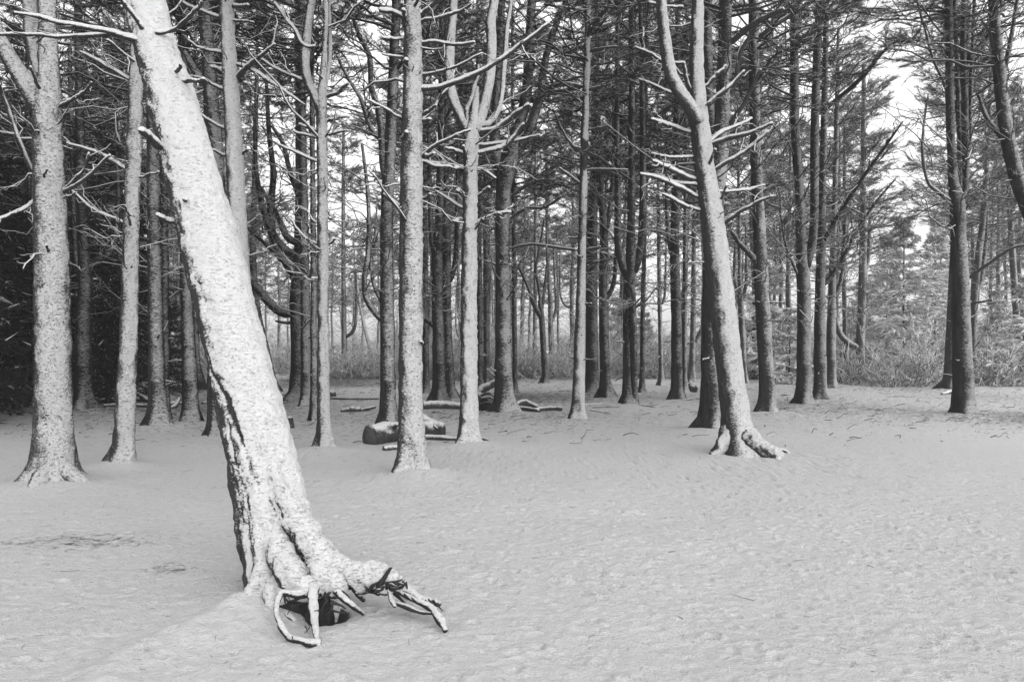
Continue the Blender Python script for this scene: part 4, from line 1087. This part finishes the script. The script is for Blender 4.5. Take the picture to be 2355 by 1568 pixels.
HEM = [hemlock_variant(300 + i, h) for i, h in enumerate((9, 11, 7))]
hl = 'dense dark hemlock in the gloomy thicket behind the stout spur-rooted pine'
for k, (px, Z, s) in enumerate([(20, 22, 1.0), (60, 26, 1.2), (150, 24, .95), (240, 25, 1.0), (310, 23, .6), (-60, 21, 1.1), (120, 30, 1.3), (280, 31, 1.1), (390, 27, .45), (0, 33, 1.4), (200, 36, 1.4), (350, 37, 1.0), (-100, 28, 1.2), (60, 19.5, .45), (245, 20.5, .4), (-140, 17, 1.1), (-260, 15, 1.2), (-330, 19, 1.3), (-200, 22, 1.2), (-420, 13, 1.2), (-520, 16, 1.3)]):  # leftmost hemlocks stand unseen beyond the frame, added to shade the snow there
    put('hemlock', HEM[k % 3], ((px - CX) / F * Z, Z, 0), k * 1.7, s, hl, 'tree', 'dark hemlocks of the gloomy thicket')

SPR = [spruce_variant(320 + i, h) for i, h in enumerate((8.0, 4.5, 6.0))]
for k, (px, Z, s, v, lab) in enumerate([
        (2078, 37, 1.0, 0, 'broad young spruce laden with snow, tallest by the far snow edge'),
        (1990, 41, .9, 2, 'snowy young spruce behind the elbow-limbed pine'),
        (2150, 42, 1.0, 0, 'snowy young spruce close behind the broadest snow-laden spruce'),
        (1815, 33, .72, 1, 'small snow-bent spruce behind the straight pine with a stub limb'),
        (1770, 38, 1.0, 2, 'snowy spruce seen beside the right flank of the second leaning pine'),
        (2290, 36, .75, 2, 'bushy spruce by the thin leaning pine in the brush thicket'),
        (2370, 31, .8, 2, 'bushy dim spruce at the thicket end'),
        (1480, 44, .8, 1, 'young snowy spruce behind the trident pine'),
        (1420, 47, 1.0, 1, 'young snowy spruce between far trunks behind the bowed-limb pine'),
        (2040, 47, 1.1, 0, 'tall snowy spruce deep behind the broadest snow-laden spruce')]):
    put('spruce_tree', SPR[v], ((px - CX) / F * Z, Z, 0), k * 2.1, s, lab, 'tree')


def shrub_variant(seed, H, n=34, dense=True):
    g = np.random.default_rng(seed)
    mb = MB()
    az = g.random(n) * 6.28
    el = R(35) + R(55) * g.random(n)
    D = np.stack([np.cos(az) * np.cos(el), np.sin(az) * np.cos(el), np.sin(el)], -1)
    O = np.stack([g.normal(0, .25, n), g.normal(0, .25, n), np.full(n, -.05)], -1)
    L = H * (.5 + .6 * g.random(n))
    r = np.full(n, .02)
    p, rd = strands(O, D, L, r, r * .5, 7, g.normal(-.15, .15, n), .6 + 0 * L, g)
    batch_tubes(mb, p, rd, 4)
    K = 9
    t = .2 + .8 * g.random((n, K))
    O2, BD = along(p, t)
    TD = unit(BD + g.normal(0, .55, O2.shape))
    TL = (L[:, None] * (.12 + .25 * g.random((n, K)))).ravel()
    r = np.full(n * K, .014)
    p2, r2 = strands(O2.reshape(-1, 3), TD.reshape(-1, 3), TL, r, r * .5, 4, g.normal(0, .2, n * K), .5 + 0 * TL, g)
    batch_tubes(mb, p2, r2, 3)
    K = 3
    t = .2 + .8 * g.random((len(p2), K))
    O3, BD = along(p2, t)
    TD = unit(BD + g.normal(0, .6, O3.shape))
    TL3 = (TL[:, None] * .5 * (.5 + g.random((len(p2), K)))).ravel()
    r = np.full(len(TL3), .011)
    p3, r3 = strands(O3.reshape(-1, 3), TD.reshape(-1, 3), TL3, r, r * .5, 3, 0 * TL3, .3 + 0 * TL3, g)
    batch_tubes(mb, p3, r3, 3)
    return mb.mesh('twigs', [M['bush']])


SHR = [shrub_variant(340 + i, h) for i, h in enumerate((1.3, 1.9, 2.6))]
gs = np.random.default_rng(9)
SH_L = ['knee-high tangle of snow-dusted bare twigs at the edge of the snow', 'waist-high leafless bush of snow-dusted twigs at the far snow edge', 'tall leafless bush with arching snow-dusted twigs at the far snow edge']
for k in range(130):
    Z = gs.uniform(36, 60)
    px = gs.uniform(330, 2420)
    if 1920 < px < 2420: Z = gs.uniform(31, 46)
    v = int(gs.integers(3))
    o = link('leafless_bush', SHR[v])
    o.location = ((px - CX) / F * Z, Z, 0)
    o.rotation_euler = (0, 0, gs.random() * 6.28)
    s = gs.uniform(.75, 1.2)
    o.scale = (s * 1.2, s * 1.2, s)
    tag(o, SH_L[v], 'bush', ['low twig bushes', 'middling twig bushes', 'tall twig bushes'][v])


# ------------------------------------------------------------------ fallen wood
def wood(name, label, cat, line, rr, mat='log', ns=18, n=40, lump=.12, endmat=None, group=None, snow=.25, extra=()):
    """line [(px,py,Z)]: a fallen piece; extra: side stubs"""
    bp = np.array([P(*q) for q in line])
    org = np.array([bp[0][0], bp[0][1], 0])
    o = thing(name, org, label, cat, group)
    sd = int(rng.integers(9999))

    def one(bp, rr, nm, ns, n, first=True):
        D = catmull(np.column_stack([bp, rr]), n)
        mb = MB()
        sweep(mb, D[:, :3] - org, D[:, 3], ns, lambda X, Nn, r: r * lump * noise3(X * 9, sd) + r * lump * .5 * noise3(X * 30, sd + 1) + np.clip(Nn[..., 2], 0, 1) ** 2 * r * snow * (1 + .5 * noise3(X * 5, sd + 2)))
        mb.build(nm, M[mat], o)
        return D
    D = one(bp, rr, 'stem', ns, n)
    if endmat:
        t = unit(D[0, :3] - D[1, :3]); u = unit(np.cross(t, [0, 0, 1.0])); v = np.cross(t, u)
        th = np.arange(28) / 28 * 2 * math.pi
        mb = MB()
        c = D[0, :3] - org + t * rr[0] * .17
        r = rr[0] * (.96 + .04 * np.sin(th * 3))
        ring = c + np.cos(th)[:, None] * u * r[:, None] + np.sin(th)[:, None] * v * r[:, None]
        back = ring - t * rr[0] * .3
        jj = np.arange(28); jn = (jj + 1) % 28
        mb.add(np.vstack([ring, back, c[None]]), np.stack([jj, jn, jn + 28, jj + 28], -1), np.stack([np.full(28, 56), jn, jj], -1))
        mb.build('sawn_end', M[endmat], o, smooth=False)
    for (el, er) in extra:
        one(np.array([P(*q) for q in el]), er, 'branch_stub', 10, 14)
    return o


wood('sawn_log', 'thick snow-capped sawn log lying behind the tall snowy pine', 'log', [(850, 1006, 12.55), (905, 998, 12.9), (965, 994, 13.2), (1015, 994, 13.5)], [.185, .18, .17, .14], endmat='endgrain', ns=32, n=50,
     extra=[([(905, 985, 12.75), (912, 978, 12.6)], [.04, .03])])
wood('log', 'short snow-capped log piece with a broken end resting on the sawn log', 'log', [(955, 966, 13.6), (980, 976, 13.5), (1003, 984, 13.3)], [.13, .12, .09], extra=[([(995, 978, 13.3), (1006, 986, 13.1)], [.03, .02])])
wood('fallen_bough', 'thin fallen bough under snow in front of the sawn log', 'branch', [(882, 1036, 11.6), (905, 1033, 11.7), (940, 1035, 11.8)], [.05, .06, .05])
wood('fallen_bough', 'long fallen bough reaching past the foot of the two-limbed pine', 'branch', [(975, 1010, 13.0), (1010, 1009, 12.9), (1050, 1012, 12.85), (1100, 1010, 13.0), (1124, 1014, 12.7)], [.07, .06, .05, .045, .02])
wood('log', 'long snow-capped log behind the two-limbed pine', 'log', [(972, 938, 19.5), (1010, 937, 19.6), (1060, 940, 19.4)], [.14, .15, .13])
wood('fallen_bough', 'thick bough bending down onto the uprooted stump', 'branch', [(1093, 920, 20.0), (1102, 902, 20.2), (1116, 892, 20.4), (1140, 880, 20.6)], [.13, .12, .11, .09], mat='branch_dark')
st = wood('uprooted_stump', 'dark uprooted stump with tangled roots beside the stout fork-topped pine', 'stump', [(1090, 925, 19.4), (1115, 928, 19.3), (1140, 932, 19.2)], [.2, .24, .16], mat='branch_dark', lump=.4,
          extra=[([(1105, 910, 19.2), (1125, 905, 19.1), (1140, 915, 19.0)], [.03, .03, .02]), ([(1105, 918, 19.1), (1128, 915, 19.0), (1142, 926, 18.9)], [.025, .025, .02]), ([(1100, 930, 19.0), (1125, 925, 18.9), (1140, 938, 18.8)], [.02, .02, .015])])
wood('fallen_bough', 'curved snow-capped bough among sticks right of the stout fork-topped pine', 'branch', [(1180, 938, 19.4), (1200, 928, 19.6), (1220, 932, 19.6), (1240, 938, 19.4)], [.06, .09, .08, .04])
wood('fallen_bough', 'crossing snow-capped stick in the small pile by the stout pine', 'branch', [(1185, 938, 18.8), (1215, 941, 18.6), (1238, 946, 18.3)], [.05, .055, .05])
wood('fallen_bough', 'long straight stick at the edge of the small woodpile', 'branch', [(1225, 944, 18.7), (1260, 939, 18.9), (1292, 940, 18.9)], [.05, .05, .045])
wood('fallen_bough', 'thin pole lying behind the narrow snowy pine', 'branch', [(1340, 932, 20.6), (1380, 930, 20.8), (1418, 929, 21)], [.035, .035, .02])
wood('fallen_pole', 'long thin dark pole lying across the clearing behind the forked snowy pine', 'log', [(752, 917, 23.2), (800, 919, 22.8), (870, 918, 22.9)], [.05, .055, .05], mat='branch_dark')
wood('log', 'short log butt on the snow behind the forked snowy pine', 'log', [(748, 910, 24.0), (766, 908, 24.4)], [.14, .13])
wood('log', 'broken log chunk on the snow between forked and half-snowed pines', 'log', [(784, 946, 18.4), (805, 946, 18.5), (826, 942, 18.7)], [.05, .085, .07], lump=.3)
wood('fallen_bough', 'thin bough running from the broken log chunk', 'branch', [(822, 946, 18.7), (845, 940, 18.9), (862, 936, 19.1)], [.03, .045, .035])
wood('stump', 'small low stump with a snowy side near the leaning trunk', 'stump', [(666, 984, 14.9), (666, 972, 14.9), (665, 960, 14.9)], [.095, .085, .08], lump=.15)
wood('stump', 'short snag stump in the gloom left of the stout spur-rooted pine', 'stump', [(23, 936, 20), (23, 920, 20), (24, 903, 20)], [.12, .11, .06], mat='medium')
wood('stump', 'round rock-like stump with a broken prong by the dark straight pine', 'stump', [(1578, 906, 26.5), (1588, 896, 26.3), (1598, 902, 26.3)], [.16, .2, .14], mat='branch_dark', lump=.25, extra=[([(1592, 902, 26.2), (1599, 898, 26.1), (1602, 889, 26.1)], [.05, .05, .03])])
for lab, ln, rr in [
    ('long fallen log in the gloom behind the slim curved pine', [(225, 924, 21.5), (280, 921, 22), (338, 921, 22)], [.08, .09, .08]),
    ('second fallen log of the gloomy logs beside the dark twin pines', [(238, 934, 19.8), (290, 932, 20), (345, 935, 19.6)], [.05, .06, .05]),
    ('slanting fallen log with one end raised in the gloomy woodpile', [(310, 908, 22.5), (328, 916, 22), (345, 926, 21.5)], [.09, .09, .08]),
    ('fallen log between the dark twin pines and the half-snowed pine', [(385, 932, 20.5), (405, 929, 20.8), (425, 931, 20.6)], [.06, .07, .06]),
    ('curved bough propped on logs beside the half-snowed pine', [(392, 940, 19.5), (404, 932, 19.8), (412, 918, 20.2)], [.06, .06, .05]),
    ('thin fallen pole in the gloom left of the stout spur-rooted pine', [(40, 938, 19.4), (64, 934, 20), (88, 932, 20.5)], [.04, .045, .04]),
    ('short log end poking out beside the leaning trunk', [(468, 932, 21), (486, 930, 21.3), (500, 931, 21.3)], [.09, .09, .08]),
    ('fallen stick by the dark hook-limbed pine', [(150, 936, 19.6), (162, 932, 20.2), (175, 930, 20.6)], [.05, .05, .04])]:
    wood('fallen_log', lab, 'log', ln, rr)
wood('fallen_bough', 'snow-buried low bough under the many-stemmed pine', 'branch', [(2165, 908, 25.5), (2190, 902, 26), (2212, 898, 26.5)], [.05, .08, .06])

# broken root and root spurs at the foot of the second leaning pine
def child_root(tree, line, rr, name='root', mat='root', lump=.25, ns=16, n=36):
    org = np.array(tree.location)
    bp = np.array([P(*q) for q in line])
    D = catmull(np.column_stack([bp, rr]), n)
    mb = MB()
    sd = int(rng.integers(9999))
    sweep(mb, D[:, :3] - org, D[:, 3], ns, lambda X, Nn, r: r * lump * noise3(X * 11, sd) + r * lump * .5 * noise3(X * 34, sd + 1) + np.clip(Nn[..., 2], 0, 1) * r * .25)
    return mb.build(name, M[mat], tree)


second = [o for o in bpy.data.objects if o.get('label', '').startswith('second leaning pine')][0]
child_root(second, [(1690, 900, 11.55), (1708, 980, 11.35), (1728, 1018, 11.1), (1755, 1036, 10.95), (1778, 1046, 10.88), (1794, 1054, 10.8)], [.05, .13, .15, .125, .105, .08], mat='bright', lump=.2, ns=34, n=90)
child_root(second, [(1672, 930, 11.55), (1668, 1000, 11.3), (1655, 1034, 11.15), (1632, 1048, 11.1)], [.04, .10, .08, .03], mat='bright', lump=.3, ns=26)
child_root(second, [(1698, 960, 11.45), (1704, 1020, 11.16), (1712, 1050, 11.05)], [.05, .11, .08], mat='bright', lump=.35, ns=26)


child_root(second, [(1768, 1042, 11.3), (1786, 1036, 11.3), (1804, 1038, 11.3), (1815, 1044, 11.25)], [.03, .035, .035, .02])



child_root(second, [(1784, 1052, 10.8), (1790, 1062, 10.75), (1800, 1068, 10.75)], [.05, .04, .015], lump=.4)
stout = [o for o in bpy.data.objects if o.get('label', '').startswith('stout snow-plastered pine')][0]
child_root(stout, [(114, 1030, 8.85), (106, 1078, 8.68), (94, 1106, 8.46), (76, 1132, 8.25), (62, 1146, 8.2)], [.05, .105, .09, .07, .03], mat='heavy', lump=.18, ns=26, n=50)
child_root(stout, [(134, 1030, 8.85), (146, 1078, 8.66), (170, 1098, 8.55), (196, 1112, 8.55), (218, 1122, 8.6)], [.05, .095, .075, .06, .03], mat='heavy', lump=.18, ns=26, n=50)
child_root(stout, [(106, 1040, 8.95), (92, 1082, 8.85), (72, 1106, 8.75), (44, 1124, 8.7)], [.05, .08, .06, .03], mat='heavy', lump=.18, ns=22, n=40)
rough_pine = [o for o in bpy.data.objects if o.get('label', '').startswith('broad rough pine')][0]


# ------------------------------------------------------------------ small litter on the snow
def twig_mesh(seed, L, r):
    g = np.random.default_rng(seed)
    mb = MB()
    n = 7
    t = np.linspace(0, 1, n)
    p = np.column_stack([t * L - L / 2, .12 * L * np.sin(t * g.uniform(2, 5) + g.random() * 6), r * .8 + .05 * L * np.clip(g.normal(0, 1), -.3, 1) * t])
    p[:, 2] -= p[:, 2].min() - r * .4
    batch_tubes(mb, p[None], (r * np.linspace(1, .5, n))[None], 5)
    if seed % 2:
        q = np.array([p[3], p[3] + [.12 * L, .1 * L, .03 * L], p[3] + [.22 * L, .2 * L, .05 * L]])
        batch_tubes(mb, q[None], np.array([[r * .6, r * .5, r * .3]]), 4)
    return mb.mesh('twig', [M['twig']])


TW = [twig_mesh(400 + i, [.10, .16, .22, .3, .13, .4, .55, .7][i], [.0018, .0018, .0022, .0026, .004, .005, .008, .011][i]) for i in range(8)]
gt = np.random.default_rng(21)
named = [(862, 1293, 1), (895, 1300, 0), (1262, 1140, 2), (1618, 1180, 4), (1850, 1092, 2), (2098, 1098, 3), (2140, 1068, 1), (1410, 1200, 1), (1710, 1370, 3), (1840, 1290, 2), (1555, 1110, 4), (1405, 1360, 0), (1675, 1510, 2), (1545, 1270, 4), (2005, 1305, 4), (1560, 1420, 4), (430, 1082, 3), (490, 1122, 3), (520, 1120, 2), (155, 1310, 3), (370, 1090, 1), (2445, 1530, 3), (1035, 1165, 4), (100, 1210, 2)]
twl = ['finger-long dark twig lying on open snow', 'thin dark twig sticking out of open snow', 'bent dark twig lying on open snow', 'long dark forked twig lying on open snow', 'stubby dark bark bit lying on open snow', 'thin dark stick half sunk in the streaky snow', 'dark forked stick half sunk in the streaky snow', 'thick dark stick half sunk in the streaky snow']
ALLT = [(x, zrow(y), v) for x, y, v in named]
for k in range(64):
    Z = gt.uniform(18, 36)
    ALLT.append((gt.uniform(0, 2354), Z, int(gt.choice([5, 6, 7, 3]))))
for k in range(18):
    Z = gt.uniform(4.0, 11)
    ALLT.append((gt.uniform(0, 2354), Z, int(gt.choice([0, 1, 2, 4]))))


def litter():
    for px, Z, v in ALLT:
        x = (px - CX) / F * Z
        o = link('fallen_twig', TW[v])
        o.location = (x, Z, float(ground_h(x, Z)) + .002)
        if v <= 4:
            o.scale = (.55, .55, .55)
        o.rotation_euler = (0, gt.normal(0, .08), gt.normal(0, .7) if v > 4 else gt.random() * 6.28)
        tag(o, twl[v], 'twig', 'twigs: ' + twl[v].split(' on ')[0].split(' half ')[0].split(' sticking ')[0])
    # uncountable crumbs of bark, cones and needles
    n = 5200
    Z = 12 + 30 * gt.random(n) ** .8
    px = gt.uniform(-100, 2450, n)
    x = (px - CX) / F * Z
    keep = noise2(x * .5, Z * .5, 77) > gt.random(n) * 1.1 - .6
    x, Z = x[keep], Z[keep]
    h = ground_h(x, Z)
    n = len(x)
    az = gt.normal(0, .6, n)
    D = np.stack([np.cos(az), np.sin(az), gt.normal(0, .06, n)], -1)
    L = gt.uniform(.06, .32, n)
    O = np.stack([x, Z, h + .006], -1)
    r = gt.uniform(.003, .009, n)
    p, rd = strands(O, D, L, r, r * .5, 4, 0 * L, .5 + 0 * L, gt)
    mb = MB()
    batch_tubes(mb, p, rd, 4)
    # needles and flecks near the camera
    n = 900
    x = gt.uniform(-5, 6, n); y = gt.uniform(3.4, 12, n)
    az = gt.random(n) * 6.28
    D = np.stack([np.cos(az), np.sin(az), gt.normal(.0, .15, n)], -1)
    L = gt.uniform(.015, .06, n)
    r = np.full(n, .0013)
    p, rd = strands(np.stack([x, y, ground_h(x, y) + .003], -1), D, L, r, r * .6, 3, 0 * L, .3 + 0 * L, gt)
    batch_tubes(mb, p, rd, 3)
    o = mb.build('forest_litter', M['twig'])
    tag(o, 'scattered dark bark crumbs and needles on the snow', 'litter', kind='stuff')


litter()
build_ground()

# ------------------------------------------------------------------ haze
def haze():
    x0, x1, y0, y1, z0, z1 = -95, 95, -6, 130, -1.5, 27
    v = [(x, y, z) for x in (x0, x1) for y in (y0, y1) for z in (z0, z1)]
    f = [(0, 1, 3, 2), (4, 6, 7, 5), (0, 4, 5, 1), (2, 3, 7, 6), (0, 2, 6, 4), (1, 5, 7, 3)]
    me = bpy.data.meshes.new('haze')
    me.from_pydata(v, [], f)
    m = bpy.data.materials.new('haze')
    m.use_nodes = True
    nt = m.node_tree
    nt.nodes.clear()
    out = nt.nodes.new('ShaderNodeOutputMaterial')
    pv = nt.nodes.new('ShaderNodeVolumePrincipled')
    pv.inputs['Color'].default_value = grey(.9)
    pv.inputs['Density'].default_value = .0022
    nt.links.new(pv.outputs[0], out.inputs['Volume'])
    me.materials.append(m)
    tag(link('haze', me), 'thin pale winter haze among the trees', 'haze', kind='stuff')


haze()
tt = sum(len(m.polygons) for m in bpy.data.meshes)
print('faces', tt, 'objects', len(bpy.data.objects))
